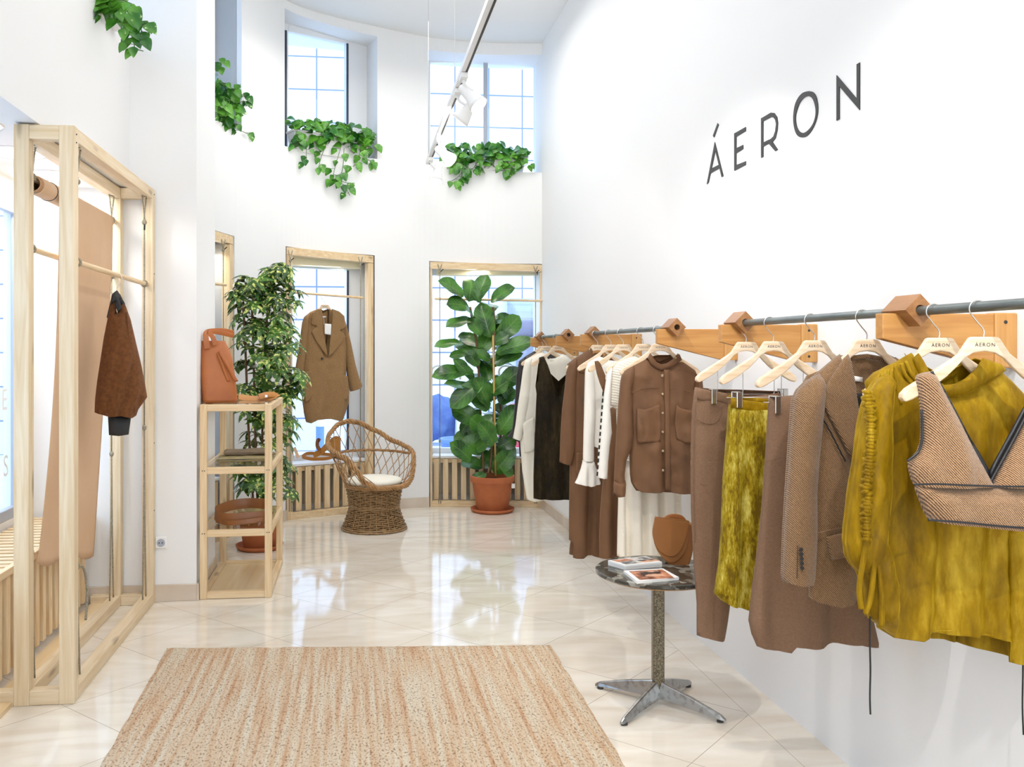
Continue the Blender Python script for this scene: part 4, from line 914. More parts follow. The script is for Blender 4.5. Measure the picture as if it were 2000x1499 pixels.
# ---- pothos planters in the upper windows
hsh = lambda q: (sin(pi * q ** .55) ** .8) * (1.05 if q < .5 else 1) if 0 < q < 1 else (.25 if q <= 0 else .02)
def pothos(lb, pl, x0, x1, ytop, ybox, ybot, off, vines, n, seed, box=True, dep=.16):
    rr = random.Random(seed); A = pl.q(x0, ybot, off); B = pl.q(x1, ybot, off); t = thing('hanging_planter', lb, 'plant', (A + B) / 2, group='trailing plants in the upper windows')
    zt = pl.q((x0 + x1) / 2, ybox, off).z; zb = (A.z + B.z) / 2; d = (B - A); d.z = 0; L = d.length; d.normalize(); nn = Vector((-d.y, d.x, 0)); c = (A + B) / 2 + nn * dep * .5
    c.z = 0
    m = M(); hb = zt - zb
    for (k0, k1, z0, z1) in ((.90, .97, zb, zt - .02), (1.0, 1.0, zt - .02, zt)):
        P = []
        for z, k in ((z0, k0), (z1, k1)):
            for i, j in ((-1, -1), (1, -1), (1, 1), (-1, 1)): P.append(c + d * (i * L / 2 * k) + nn * (j * dep / 2 * k) + Vector((0, 0, z)))
        m.add(P, [(0, 3, 2, 1), (4, 5, 6, 7), (0, 1, 5, 4), (1, 2, 6, 5), (2, 3, 7, 6), (3, 0, 4, 7)])
    m.build('planter_box', 'white_plastic', t, bevel=.006)
    m = M(); mv = M(); H = pl.q((x0 + x1) / 2, ytop, off).z - zt
    for k in range(n):
        u = rr.uniform(-1, 1); z = zt + rr.uniform(-.05, 1) * max(H, .08) * (1 - .3 * u * u); p = c + d * (u * L / 2 * 1.02) + nn * rr.uniform(-dep * .9, dep * .4) + Vector((0, 0, z))
        if rr.random() < .35: p = c + d * (u * L / 2) - nn * (dep * .55 + rr.uniform(0, .06)) + Vector((0, 0, zt + rr.uniform(-.13, .04)))
        dr = Vector((rr.uniform(-1, 1), rr.uniform(-1, 1), rr.uniform(-.7, .3))); nr = Vector((rr.uniform(-.4, .4), -1, rr.uniform(.2, 1)))
        s = rr.uniform(.065, .115); leaf(m, p, dr, nr, s, s * .85, hsh, 2, 6, .18, rr.uniform(.2, .9), .01)
    for V in vines:
        Q = [Vector(q) for q in crom([tuple(pl.q(x, y, off + .05)) for x, y in V], 7)]; mv.tube(Q, .0028, 5)
        for i in range(2, len(Q), 3):
            q = Q[i]; a = rr.uniform(0, 2 * pi); e = q + Vector((cos(a) * .04, -.02 + sin(a) * .02, -.005)); mv.tube([q, e], .0018, 4)
            s = rr.uniform(.055, .085); leaf(m, e, Vector((cos(a) * .7, -.15, -.8)), Vector((cos(a) * .3, -1, .3)), s, s * .85, hsh, 2, 6, .2, .5)
    mv.build('vine', 'vine', t, smooth=True); m.build('foliage', 'pothos', t, smooth=True); return t
pA = ap_at(560); pB = ap_at(735); a2 = math.degrees(atan2(pB[1] - pA[1], pB[0] - pA[0])); P7 = Plane(pA[0], pA[1], a2)
pothos('trailing pothos in a white box on the upper middle window sill', P7, 572, 727, 238, 262, 305, -.03,
       [((600, 270), (598, 300), (600, 318)), ((640, 275), (628, 305), (622, 328)), ((668, 280), (655, 325), (652, 350), (672, 362), (683, 382)), ((672, 290), (668, 335), (655, 345), (672, 356), (693, 358)), ((700, 290), (715, 310), (732, 318)), ((705, 290), (698, 315), (690, 325)), ((715, 285), (728, 290), (734, 282)), ((590, 265), (583, 285), (578, 262))], 215, 3)
pA = ap_at(850); pB = ap_at(1050); a3 = math.degrees(atan2(pB[1] - pA[1], pB[0] - pA[0])); P8 = Plane(pA[0], pA[1], a3)
pothos('trailing pothos in a white box on the upper right window sill', P8, 872, 1030, 280, 306, 332, -.03,
       [((900, 310), (905, 330), (895, 345), (880, 355)), ((905, 315), (903, 340), (890, 362)), ((890, 305), (888, 325), (893, 330)), ((990, 310), (985, 330), (998, 338)), ((1015, 305), (1020, 325), (1030, 320)), ((935, 310), (925, 328), (915, 332))], 190, 5)
pA = ap_at(422); pB = ap_at(470); P6 = Plane(pA[0], pA[1], math.degrees(atan2(pB[1] - pA[1], pB[0] - pA[0])))
pothos('trailing pothos leaning out of the upper window just behind the pillar', P6, 385, 458, 150, 200, 232, -.02,
       [((430, 160), (445, 170), (458, 178), (470, 165)), ((440, 190), (460, 200), (478, 198), (492, 200)), ((440, 210), (455, 240), (470, 255), (492, 264)), ((430, 200), (440, 225), (452, 245)), ((425, 140), (432, 125), (428, 115)), ((450, 180), (472, 188), (485, 182))], 120, 8)
P5 = Plane(XL, 5.05, 62)
c = on_axis(205, 30, 'X', XL - .08)
P5 = Plane(XL - .03, 4.95, 0)
t5 = pothos('trailing pothos spilling over the sill at the top left corner', P5, 150, 222, -30, -5, 25, 0,
       [((230, 10), (240, 35), (248, 60), (262, 75)), ((240, 10), (262, 35), (276, 60), (262, 90), (280, 100)), ((235, 5), (255, 30), (275, 45), (292, 48)), ((215, -5), (228, 20), (245, 60)), ((240, 0), (258, 8), (265, 12))], 90, 13, dep=.3)
# ================================================================ WOODEN FRAMES, RODS AND SLATTED COVERS IN THE THREE LOWER WINDOWS
FR = {}
UP = Vector((0, 0, 1))
def winframe(i, xa, xb, za, zb, lb, right_post=True, rod_y=None, rod_x=None):
    A = Vector((*ap_at(xa), 0)); B = Vector((*ap_at(xb), 0)); d = (B - A).normalized(); nn = Vector((-d.y, d.x, 0)); L = (B - A).length
    C = lambda u, z, o=0: A + d * u + nn * o + UP * z
    FR[i] = (A, d, nn, L, C)
    t = thing('window_timber_frame', lb, 'frame', A, group=None)
    zt = lambda u: za + (zb - za) * u / L
    w = .055 if i < 3 else .018; dp = .07; o = .005
    def bx(u0, u1, z0, z1, oo=o, dd=dp):
        m = M(); m.obox(C((u0 + u1) / 2, (z0 + z1) / 2, oo + dd / 2), d, nn, UP, (u1 - u0) / 2, dd / 2, (z1 - z0) / 2); return m
    e = .006
    bx(e, e + w, 0, zt(0) - .075).build('post', 'pineZ', t, bevel=.002)
    if right_post: bx(L - w - e, L - e, 0, zt(L) - .075).build('post', 'pineZ', t, bevel=.002)
    m = M(); m.prism([C(e, zt(0) - .072, o), C(L - e, zt(L) - .072, o), C(L - e, zt(L) - .006, o), C(e, zt(0) - .006, o)], nn, dp); m.build('top_rail', 'pineX', t, bevel=.002)
    bx(w + e, L - (w if right_post else 0) - e, .0, .055).build('bottom_rail', 'pineX', t, bevel=.002)
    return t
winframe(1, 396, 457, 2.44, 2.425, 'pine frame in the narrow window half hidden by the pillar')
winframe(2, 559, 731, 2.413, 2.384, 'pine frame in the window where the camel coat hangs')
winframe(3, 839, 1060, 2.35, 2.318, 'pine frame in the window behind the fiddle-leaf fig')
def cover(i, u0, u1, n, lb, zt=.48):
    A, d, nn, L, C = FR[i]; t = thing('slatted_radiator_cover', lb, 'radiator cover', C(L / 2, 0, .12))
    st = (u1 - u0) / n
    for k in range(n):
        m = M(); m.obox(C(u0 + st * (k + .5), (.056 + zt - .03) / 2, .10), d, nn, UP, st * .30, .011, (zt - .03 - .056) / 2); m.build('slat', 'pineZ', t, bevel=.002)
    for z in (zt - .045,):
        m = M(); m.obox(C((u0 + u1) / 2, z, .125), d, nn, UP, (u1 - u0) / 2, .013, .025); m.build('cross_rail', 'pineX', t)
    m = M(); m.obox(C((u0 + u1) / 2, zt - .012, .20), d, nn, UP, (u1 - u0) / 2, .115, .012); m.build('top_board', 'frame_white', t, bevel=.003)
    m = M(); m.obox(C((u0 + u1) / 2, .24, .27), d, nn, UP, (u1 - u0) / 2 - .05, .035, .15)
    for k in range(14): m.obox(C(u0 + .06 + (u1 - u0 - .12) * (k + .5) / 14, .24, .228), d, nn, UP, .012, .008, .14)
    m.build('radiator', 'radiator', t)
cover(1, .06, FR[1][3] - .06, 2, 'slatted radiator cover in the narrow window behind the shelf')
cover(2, .02, FR[2][3] - .02, 9, 'slatted pine radiator cover under the camel coat')
cover(3, .02, FR[3][3] - .02, 12, 'slatted pine radiator cover behind the terracotta fig pot')
def winrod(i, pa, pb, off, lb):
    A, d, nn, L, C = FR[i]; P = Plane(A.x, A.y, math.degrees(atan2(d.y, d.x))); a = P.q(*pa, off); b = P.q(*pb, off)
    t = thing('hanging_rod', lb, 'rod', a); m = M(); m.tube([a, b], .011, 12); m.build('rod', 'pineX', t)
    m = M(); 
    for k in (.05,): 
        c = a + (b - a) * k; m.tube([c + Vector((0, cos(q) * .015, sin(q) * .015)) for q in [pi * j / 6 for j in range(12)]], .004, 5, True)
    m.build('rope_hitch', 'rope', t, smooth=True); return P, a, b
def winrope(P, x, ytop, yk, yrod, ylow, ybot, off, lb, grp='ropes in the window frames'):
    m = M(); q = lambda X, Y, o=off: tuple(P.q(X, Y, o)); r = .0042
    m.tube(crom([q(x - 4, ytop), q(x - 1, yk - 6), q(x, yk)], 4), r, 5); m.tube(crom([q(x + 4, ytop), q(x + 1, yk - 6), q(x, yk)], 4), r, 5)
    m.tube([q(x, yk), q(x, ylow)], r, 5); m.ball(q(x, yk), .013, seg=8, rings=5); m.ball(q(x, ylow), .012, seg=8, rings=5)
    m.tube([q(x, ylow), q(x - 2, ybot)], r, 5); m.tube([q(x, ylow), q(x + 2, ybot)], r, 5)
    m.cur = 1; m.tube([q(x, yk), q(x + 7, yk - 6, off + .02)], r, 5); m.cur = 0
    return tag(m.build('rope', ['rope', 'black_cord'], smooth=True), lb, 'rope', grp)
P2w, a_, b_ = winrod(2, (566, 571), (709, 582), .03, 'wooden rod roped across the window, carrying the camel coat')
winrope(P2w, 567, 489, 510, 572, 870, 1000, .03, 'left rope of the window with the camel coat')
winrope(P2w, 704, 502, 520, 582, 900, 990, .03, 'right rope of the window with the camel coat')
P3w, a_, b_ = winrod(3, (849, 584), (1059, 588), .03, 'wooden rod roped behind the top of the fig')
winrope(P3w, 859, 516, 532, 585, 862, 984, .03, 'left rope in the window behind the fig')
winrope(P3w, 1046, 520, 534, 588, 862, 984, .03, 'right rope in the window behind the fig')
P1w, a_, b_ = winrod(1, (405, 553), (441, 557), .02, 'short visible end of a wooden rod beside the pillar')
winrope(P1w, 436, 468, 489, 556, 850, 1000, .02, 'rope in the narrow window behind the umbrella plant')
# leather pieces on the sill of window 2
A, d, nn, L, C = FR[2]
z = .481
g = thing('leather_harness', 'honey leather harness with a raised strap on the sill below the camel coat', 'belt', C(.3, z, .16))
q = lambda x, y, o=-.15: P2w.q(x, y, o)
strap('strap', [q(590, 892, -.12), q(602, 886, -.2), q(630, 887, -.22), q(650, 890, -.15), q(640, 896, -.10), q(610, 897, -.09), q(591, 893, -.12)], .03, 'tan_light', g, stand=True)
strap('strap', [q(612, 890), q(628, 882), q(640, 870), q(655, 858), q(664, 862)], .055, 'tan_light', g, up=P2w.n)
strap('strap', [q(628, 884), q(620, 872), q(621, 860), q(625, 862)], .035, 'tan_brown', g, up=P2w.n)
m = M(); m.prism([q(640, 858, -.16), q(664, 856, -.16), q(664, 892, -.16), q(648, 894, -.16)], P2w.n, .02); m.build('pouch', 'tan_light', g, bevel=.004)
g = thing('price_card', 'small brown card leaning on the window sill left of the harness', 'card', C(.08, z, .15))
m = M(); m.prism([q(572, 876, -.14), q(577, 873, -.14), q(585, 893, -.08), q(580, 896, -.08)], P2w.n, .004); m.build('card', 'kraft', g)
m = M(); m.prism([q(566, 893, -.17), q(574, 874, -.14), q(575, 876, -.14), q(570, 895, -.17)], P2w.n, .003); m.build('stand', 'kraft', g)

# ================================================================ RIGHT WALL: letters, brackets, pipes, track
LX = XR - .0005
def lq(x, y): p = on_axis(1340 + x / 4.9975, 100 + y / 4.9975, 'X', XR - .004); return p
def ring(out, inn, n=56):
    def rs(P):
        Q = crom(P + [P[0]], 12); L = [0]
        for i in range(1, len(Q)): L.append(L[-1] + math.hypot(Q[i][0] - Q[i - 1][0], Q[i][1] - Q[i - 1][1]))
        o = []; j = 0
        for k in range(n):
            s = L[-1] * k / n
            while L[j + 1] < s: j += 1
            f = (s - L[j]) / max(1e-9, L[j + 1] - L[j]); o.append((Q[j][0] + f * (Q[j + 1][0] - Q[j][0]), Q[j][1] + f * (Q[j + 1][1] - Q[j][1])))
        return o
    return rs(out), rs(inn)
sign = thing('wall_lettering', 'large thin black capital letters across the white right wall', 'sign', on_axis(1530, 330, 'X', XR))
LET = [[[(278, 888), (283, 970), (216, 1285), (200, 1299)], [(278, 888), (361, 1220), (345, 1230), (283, 970)], [(247, 1145), (319, 1108), (327, 1140), (237, 1192)], [(305, 703), (315, 718), (271, 842), (260, 825)]],
       [[(468, 803), (487, 793), (487, 1158), (468, 1168)], [(487, 793), (580, 740), (580, 780), (487, 836)], [(487, 948), (554, 915), (554, 955), (487, 998)], [(487, 1112), (580, 1075), (580, 1110), (487, 1158)]],
       [[(730, 655), (750, 645), (750, 1032), (730, 1042)], [(805, 903), (838, 882), (893, 962), (868, 977)]],
       [],
       [[(1466, 235), (1494, 343), (1494, 664), (1466, 678)], [(1466, 235), (1663, 466), (1692, 575), (1494, 343)], [(1663, 128), (1692, 110), (1692, 575), (1663, 466)]]]
RB_o = [(750, 645), (825, 600), (858, 604), (885, 645), (893, 700), (888, 770), (870, 850), (845, 882), (805, 903), (750, 932)]
RB_i = [(750, 685), (828, 643), (848, 645), (868, 670), (876, 710), (868, 780), (850, 832), (822, 858), (790, 872), (750, 893)]
for k, polys in enumerate(LET):
    m = M()
    for P in polys: m.prism([lq(*p) for p in P], (1, 0, 0), .003)
    if k == 2:
        for i in range(len(RB_o) - 1): m.prism([lq(*RB_o[i]), lq(*RB_o[i + 1]), lq(*RB_i[i + 1]), lq(*RB_i[i])], (1, 0, 0), .003)
    if k == 3:
        a, b = ring([(1195, 390), (1235, 400), (1265, 440), (1283, 520), (1283, 600), (1262, 690), (1225, 770), (1180, 825), (1132, 842), (1090, 828), (1062, 780), (1046, 700), (1046, 610), (1062, 520), (1095, 450), (1140, 405)],
                    [(1190, 437), (1225, 455), (1248, 500), (1262, 570), (1258, 640), (1235, 710), (1195, 765), (1150, 797), (1112, 790), (1085, 755), (1070, 700), (1068, 630), (1085, 560), (1110, 500), (1150, 452)])
        for i in range(len(a)): j = (i + 1) % len(a); m.prism([lq(*a[i]), lq(*a[j]), lq(*b[j]), lq(*b[i])], (1, 0, 0), .003)
    m.build('letter', 'black', sign)
RX, RZ, PR = 1.46, 1.602, .0125
BR = [(2.25, 'nearest oak bracket with the full grey rail passing through'), (3.31, 'oak bracket where the near rail ends, above the trousers'), (4.04, 'oak bracket starting the middle rail, above the brown shirt'),
      (5.46, 'oak bracket at the far end of the middle rail'), (6.15, 'oak bracket starting the far rail, seen behind the middle one'), (7.06, 'farthest oak bracket, at the end of the far rail')]
for yb, lb in BR:
    t = thing('rail_bracket', lb, 'bracket', (1.6, yb, 1.45), group=None)
    m = M(); m.prism([(1.386, yb, 1.53), (1.386, yb, 1.597), (1.705, yb, 1.597), (1.705, yb, 1.452)], (0, 1, 0), .034); m.build('plank', 'oak', t, bevel=.002)
    m = M(); m.box((1.705, yb - .004, 1.452), (1.77, yb + .038, 1.60)); m.build('wall_plate', 'oakZ', t, bevel=.004)
    m = M(); e = .042; cx, cz = RX, RZ + .002
    for z in (1.575, 1.475): m.tube([(1.735, yb - .005, z), (1.735, yb - .002, z)], .005, 12)
    m.build('bolt_hole', 'dark_plastic', t)
    r_ = PR + .001; n = 24; m = M()
    for (y0, y1) in ((yb - .05, yb + .06),):
        sq = [];
        for k in range(n):
            a = 2 * pi * k / n; s = max(abs(cos(a)) + abs(sin(a)), 1e-6); sq.append((cos(a) * e / s, sin(a) * e / s, cos(a) * r_, sin(a) * r_))
        vs = [(cx + a, y0, cz + b) for a, b, _, _ in sq] + [(cx + a, y1, cz + b) for a, b, _, _ in sq] + [(cx + c_, y0, cz + d_) for _, _, c_, d_ in sq] + [(cx + c_, y1, cz + d_) for _, _, c_, d_ in sq]
        fs = []
        for k in range(n):
            j = (k + 1) % n; fs += [(k, j, j + n, k + n), (k + 2 * n, k + 3 * n, j + 3 * n, j + 2 * n), (k, k + 2 * n, j + 2 * n, j), (k + n, j + n, j + 3 * n, k + 3 * n)]
        m.add(vs, fs)
    m.build('rail_block', 'oak_dark', t)
for (y0, y1, lb) in ((.95, 3.37, 'near grey steel clothes rail'), (4.05, 5.53, 'middle grey steel clothes rail, above the brown shirt'), (6.16, 7.13, 'farthest grey steel clothes rail, above the black velvet dress')):
    m = M(); m.tube([(RX, y0, RZ), (RX, y1, RZ)], PR, 24); tag(m.build('clothes_rail', 'steel_pipe', smooth=True, bevel=.001), lb, 'rail')
# ceiling track with spot heads on thin wires
TX, TZ = .60, 3.03
t = thing('track_rail', 'long white lighting track with a black groove, hung on thin wires', 'lighting track', (TX, 5.3, TZ))
m = M(); m.box((TX - .02, .6, TZ), (TX + .02, 7.45, TZ + .034)); m.build('channel', 'white_metal', t, bevel=.003)
m = M(); m.box((TX + .004, .6, TZ - .001), (TX + .0155, 7.44, TZ + .001)); m.build('groove', 'dark_plastic', t)
for y in (7.42, 5.45, 3.0):
    m = M(); m.tube([(TX, y, TZ + .03), (TX, y, CEIL(TX))], .0012, 6); m.build('wire', 'chrome', t)
def spot(y, aim, lb):
    t = thing('track_spotlight', lb, 'lamp', (TX, y, TZ - .1), group=None); c = Vector((TX + .05, y, TZ - .13)); d = (Vector(aim) - c).normalized()
    m = M(); m.box((TX - .02, y - .06, TZ - .03), (TX + .02, y + .06, TZ - .002)); m.build('adapter', 'white_plastic', t, bevel=.004)
    m = M(); m.tube(crom([(TX, y, TZ - .03), (TX + .01, y, TZ - .06), (TX + .05, y - .01, TZ - .09)], 5), .009, 8); m.build('arm', 'white_plastic', t, smooth=True)
    u = d.orthogonal().normalized(); w = d.cross(u); m = M(); prof = ((.022, -.10), (.030, -.09), (.034, -.02), (.052, .04), (.056, .06)); vs = []; n = 24
    for (r, z) in prof:
        for k in range(n): a = 2 * pi * k / n; vs.append(c + d * z + (u * cos(a) + w * sin(a)) * r)
    m.add(vs, [(i * n + k, i * n + (k + 1) % n, (i + 1) * n + (k + 1) % n, (i + 1) * n + k) for i in range(len(prof) - 1) for k in range(n)]); m.f.append(list(range(n))); m.mi.append(0)
    m.build('housing', 'white_plastic', t, smooth=True, solid=.003)
    m = M(); m.add([c + d * .045 + (u * cos(2 * pi * k / n) + w * sin(2 * pi * k / n)) * .05 for k in range(n)], [list(range(n))]); m.build('lens', 'lamp_glow', t)
    return c + d * .075
spot(5.0, (1.77, 4.3, 1.4), 'nearest glowing spotlight on the ceiling track'); spot(5.3, (-.8, 5.9, 1.0), 'second glowing spotlight on the ceiling track, just behind the nearest')
spot(6.5, (1.77, 5.6, 1.6), 'third glowing spotlight on the ceiling track, near its far end'); spot(7.2, (.2, 6.6, .6), 'farthest glowing spotlight at the far end of the ceiling track')

# ================================================================ RUG, TABLE AND WHAT LIES ON IT
a = on_axis(325, 1268, 'Z', 0); b = on_axis(1075, 1262, 'Z', 0)
ny, nx = 90, 60; m = M(); vs = []; y1, y0 = 4.50, .75
for s in (1, 0):
    for j in range(ny + 1):
        for i in range(nx + 1):
            u = i / nx; v = j / ny; xl = -1.045 + .0 * v; xr = .97
            xl = a.x + (on_axis(195, 1499, 'Z', 0).x - a.x) * (a.y - (y1 + (y0 - y1) * v)) / (a.y - on_axis(195, 1499, 'Z', 0).y)
            c4 = on_axis(1222, 1499, 'Z', 0); xr = b.x + (c4.x - b.x) * (b.y - (y1 + (y0 - y1) * v)) / (b.y - c4.y)
            x = xl + (xr - xl) * u + .008 * noise.noise(Vector((u * 2, v * 30, 1))) * (1 if i in (0, nx) else .3)
            yt = a.y + (b.y - a.y) * u; y = yt + (y0 - yt) * v + .01 * noise.noise(Vector((u * 20, v * 2, 5))) * (1 if j in (0, ny) else .2)
            e = 0 if (i in (0, nx) or j in (0, ny)) else 1
            vs.append((x, y, (.003 + .009 * e + .002 * noise.noise(Vector((x * 5, y * 5, 2)))) if s else 0.0))
K = (nx + 1) * (ny + 1)
m.add(vs, [(j * (nx + 1) + i, j * (nx + 1) + i + 1, (j + 1) * (nx + 1) + i + 1, (j + 1) * (nx + 1) + i) for j in range(ny) for i in range(nx)] + [(K + j * (nx + 1) + i, K + (j + 1) * (nx + 1) + i, K + (j + 1) * (nx + 1) + i + 1, K + j * (nx + 1) + i + 1) for j in range(ny) for i in range(nx)])
tag(m.build('jute_rug', 'rug', smooth=True), 'large woven jute rug with uneven rust streaks on the cream tiles', 'rug')
TC = on_axis(1285, 1375, 'Z', 0); TC = Vector((TC.x, TC.y + .0, 0)); HZ = .57
t = thing('side_table', 'round dark marble side table on a pitted chrome pedestal', 'table', TC)
m = M(); m.lathe([(0, HZ - .022), (.255, HZ - .022), (.262, HZ - .016), (.262, HZ - .004), (.257, HZ), (0, HZ)], TC, 72); m.build('tabletop', 'marble', t, smooth=False)
m = M(); m.lathe([(0, HZ - .030), (.235, HZ - .030), (.24, HZ - .022), (0, HZ - .022)], TC, 60); m.build('underplate', 'oak', t)
m = M(); m.obox(TC + UP * ((HZ - .03 + .055) / 2), RT, FW, UP, .0235, .0235, (HZ - .03 - .055) / 2); m.build('column', 'patina', t, bevel=.004)
for (x, y) in ((1163, 1343), (1349, 1339), (1213, 1420), (1418, 1414)):
    p = on_axis(x, y, 'Z', .0); d = (p - TC); d.z = 0; L = d.length; d.normalize(); s = UP.cross(d); m = M()
    vs = []
    for (k, w, zt, zb) in ((.012, .023, .100, .030), (L * .5, .019, .068, .022), (L - .02, .014, .030, .010), (L, .008, .018, .008)):
        for (i, z) in ((-1, zb), (1, zb), (.45, zt), (-.45, zt)): vs.append(TC + d * k + s * (i * w) + UP * z)
    m.add(vs, [(i * 4 + j, i * 4 + (j + 1) % 4, (i + 1) * 4 + (j + 1) % 4, (i + 1) * 4 + j) for i in range(3) for j in range(4)] + [(3, 2, 1, 0), (12, 13, 14, 15)])
    lg = m.build('leg', 'chrome_leg', t, bevel=.004)
    m = M(); c = TC + d * (L - .025); m.tube([c, c + UP * .012], .014, 14); m.build('foot_pad', 'dark_plastic', lg)
def tq(x, y, z=HZ): return on_axis(x, y, 'Z', z)
def magazine(cor, z0, n, lb, seed, big=False):
    rr = random.Random(seed); C4 = [tq(x, y, z0 + n) for x, y in cor]; t = thing('magazine', lb, 'magazine', (C4[0] + C4[2]) / 2 - UP * n, group='magazines on the marble table')
    c = (C4[0] + C4[1] + C4[2] + C4[3]) / 4
    m = M(); m.prism([p - UP * n for p in C4], UP, n - .0006); m.build('pages', 'label', t)
    m = M(); m.prism([p - UP * .0006 for p in C4], UP, .0008); m.build('cover', 'white_plastic', t)
    return C4
def photo(C4, u0, u1, v0, v1, mt, t, name='cover_photo'):
    f = lambda u, v: C4[0] + (C4[1] - C4[0]) * u + (C4[3] - C4[0]) * v + UP * .0004
    m = M(); m.prism([f(u0, v0), f(u1, v0), f(u1, v1), f(u0, v1)], UP, .0004); m.build(name, mt, t)
MT['print_red'] = mat('print_russet', hexc('6a3524'), .35, hexc('c98a6a'), 30, lo=.4, hi=.6)
MT['print_grey'] = mat('print_grey', hexc('55585a'), .35, hexc('cfc9c2'), 26, lo=.42, hi=.6)
S1 = [(1187.5, 1095), (1261, 1087), (1293, 1098), (1221, 1104.5)]
sh = lambda S, dx, dy: [(x + dx, y + dy) for x, y in S]
for k, lb in enumerate(('bottom magazine of the left stack on the marble table', 'middle magazine of the left stack on the marble table', 'top magazine of the left stack with four cover photographs')):
    C4 = magazine(sh(S1, 0, 6 - 3 * (k + 1) + 3), HZ + .0075 * k, .007, lb, k)
    tt = [o for o in COL.objects if o.name.startswith('magazine')][-1]
tops = C4; tm = [o for o in bpy.data.objects if o.get('label') == 'top magazine of the left stack with four cover photographs'][0]
C4t = C4
for (u0, u1, v0, v1, mt) in ((.06, .48, .08, .47, 'print_red'), (.52, .95, .08, .47, 'print_grey'), (.06, .48, .53, .93, 'print_grey'), (.52, .95, .53, .93, 'print_dark')): photo(C4t, u0, u1, v0, v1, mt, tm)
C4 = magazine([(1218, 1115), (1295, 1111), (1326, 1128), (1244, 1136)], HZ, .011, 'thick magazine with a photo of figures, nearest the table edge', 9)
tm = [o for o in bpy.data.objects if o.get('label') == 'thick magazine with a photo of figures, nearest the table edge'][0]
photo(C4, .1, .95, .1, .9, 'print_red', tm); photo([p + UP * .0005 for p in C4], .3, .8, .2, .7, 'print_dark', tm, 'cover_figure')
# satchel
bp = tq(1320, 1104); PB = Plane(bp.x, bp.y, -8)
g = thing('satchel_bag', 'caramel leather saddle bag with a rounded flap on the marble table', 'bag', (bp.x, bp.y + .03, HZ))
def half_round(x0, x1, y0, y1, k=20, p=2.3):
    c = (x0 + x1) / 2; P = [(x0, y0)]
    for i in range(k + 1):
        a = pi - pi * i / k; P.append((c + (x1 - x0) / 2 * cos(a), y0 + (y1 - y0) * .35 + (y1 - y0) * .65 * sin(a) ** .9))
    P.append((x1, y0)); return P
out = [(1279, 1013), (1276, 1040), (1279, 1062), (1290, 1085), (1306, 1100), (1322, 1106), (1338, 1098), (1346, 1075), (1348, 1045), (1347, 1018)]
ccl = lambda P: crom(P, 5)
m = M(); m.prism([PB.q(x, y, -.07) for x, y in ccl(out)], PB.n, .07); m.build('body', 'satchel', g, bevel=.012, seg=3, smooth=False)
flap2 = [(1278, 1012), (1275, 1045), (1280, 1068), (1292, 1088), (1308, 1099), (1322, 1096), (1336, 1080), (1344, 1055), (1346, 1018)]
m = M(); m.prism([PB.q(x, y, .004) for x, y in ccl(flap2)], PB.n, .004); m.build('flap', 'satchel', g, bevel=.0015)
flap = [(1279, 1011), (1274, 1038), (1278, 1060), (1290, 1078), (1306, 1087), (1322, 1083), (1334, 1066), (1341, 1044), (1345, 1019)]
m = M(); m.prism([PB.q(x, y, .011) for x, y in ccl(flap)], PB.n, .004); m.build('flap', 'satchel', g, bevel=.0015)
m = M(); m.prism([PB.q(1279, 1011, .015), PB.q(1345, 1019, .015), PB.q(1345, 1019, -.068), PB.q(1279, 1011, -.068)], UP, .004); m.build('flap_top', 'satchel', g, bevel=.0015)
strap('handle', [PB.q(1299, 1017, -.03), PB.q(1305, 1011, -.03), PB.q(1318, 1009, -.03), PB.q(1330, 1012, -.03), PB.q(1337, 1020, -.03)], .022, 'tan_brown', g, up=PB.n)

# ================================================================ WICKER CHAIR
cc = on_axis(731, 1033, 'Z', 0)
t = thing('wicker_armchair', 'round wicker armchair with a white seat cushion by the back window', 'chair', cc, radians(33) )
t.rotation_euler = (0, 0, radians(33))
KEY = [(0, .285, .375), (30, .295, .38), (48, .315, .43), (62, .335, .545), (75, .350, .625), (95, .365, .66), (120, .385, .70), (145, .40, .79), (165, .40, .86), (180, .395, .88)]
def rimp(a):
    a = abs((a + 180) % 360 - 180)
    for i in range(len(KEY) - 1):
        if KEY[i][0] <= a <= KEY[i + 1][0]:
            k = (a - KEY[i][0]) / (KEY[i + 1][0] - KEY[i][0]); k = k * k * (3 - 2 * k) * .5 + k * .5; return KEY[i][1] + k * (KEY[i + 1][1] - KEY[i][1]), KEY[i][2] + k * (KEY[i + 1][2] - KEY[i][2])
    return KEY[-1][1:]
P3 = lambda a, r, z: Vector((sin(radians(a)) * r, -cos(radians(a)) * r, z))
rim = [P3(a, *rimp(a)) for a in range(0, 360, 3)]
m = local(M()); n = len(rim)
for s in range(4):
    path = []
    for i in range(n * 2):
        p = rim[(i // 2) % n].lerp(rim[(i // 2 + 1) % n], (i % 2) / 2); tg = (rim[(i // 2 + 1) % n] - rim[(i // 2 - 1) % n]).normalized()
        u = tg.cross(Vector((p.x, p.y, .2)).normalized()).normalized(); w = tg.cross(u); a = 2 * pi * (i * 17 / (n * 2)) + s * pi / 2
        path.append(p + u * (cos(a) * .014) + w * (sin(a) * .012))
    m.tube(path, .0095, 7, True)
m.build('braided_rim', 'rattan', t, smooth=True)
m = local(M()); NS = 26
seat = lambda a: P3(a, .232, .365)
armr = lambda a: (.300 + .07 * (1 - cos(radians(a))) * .5, .615)
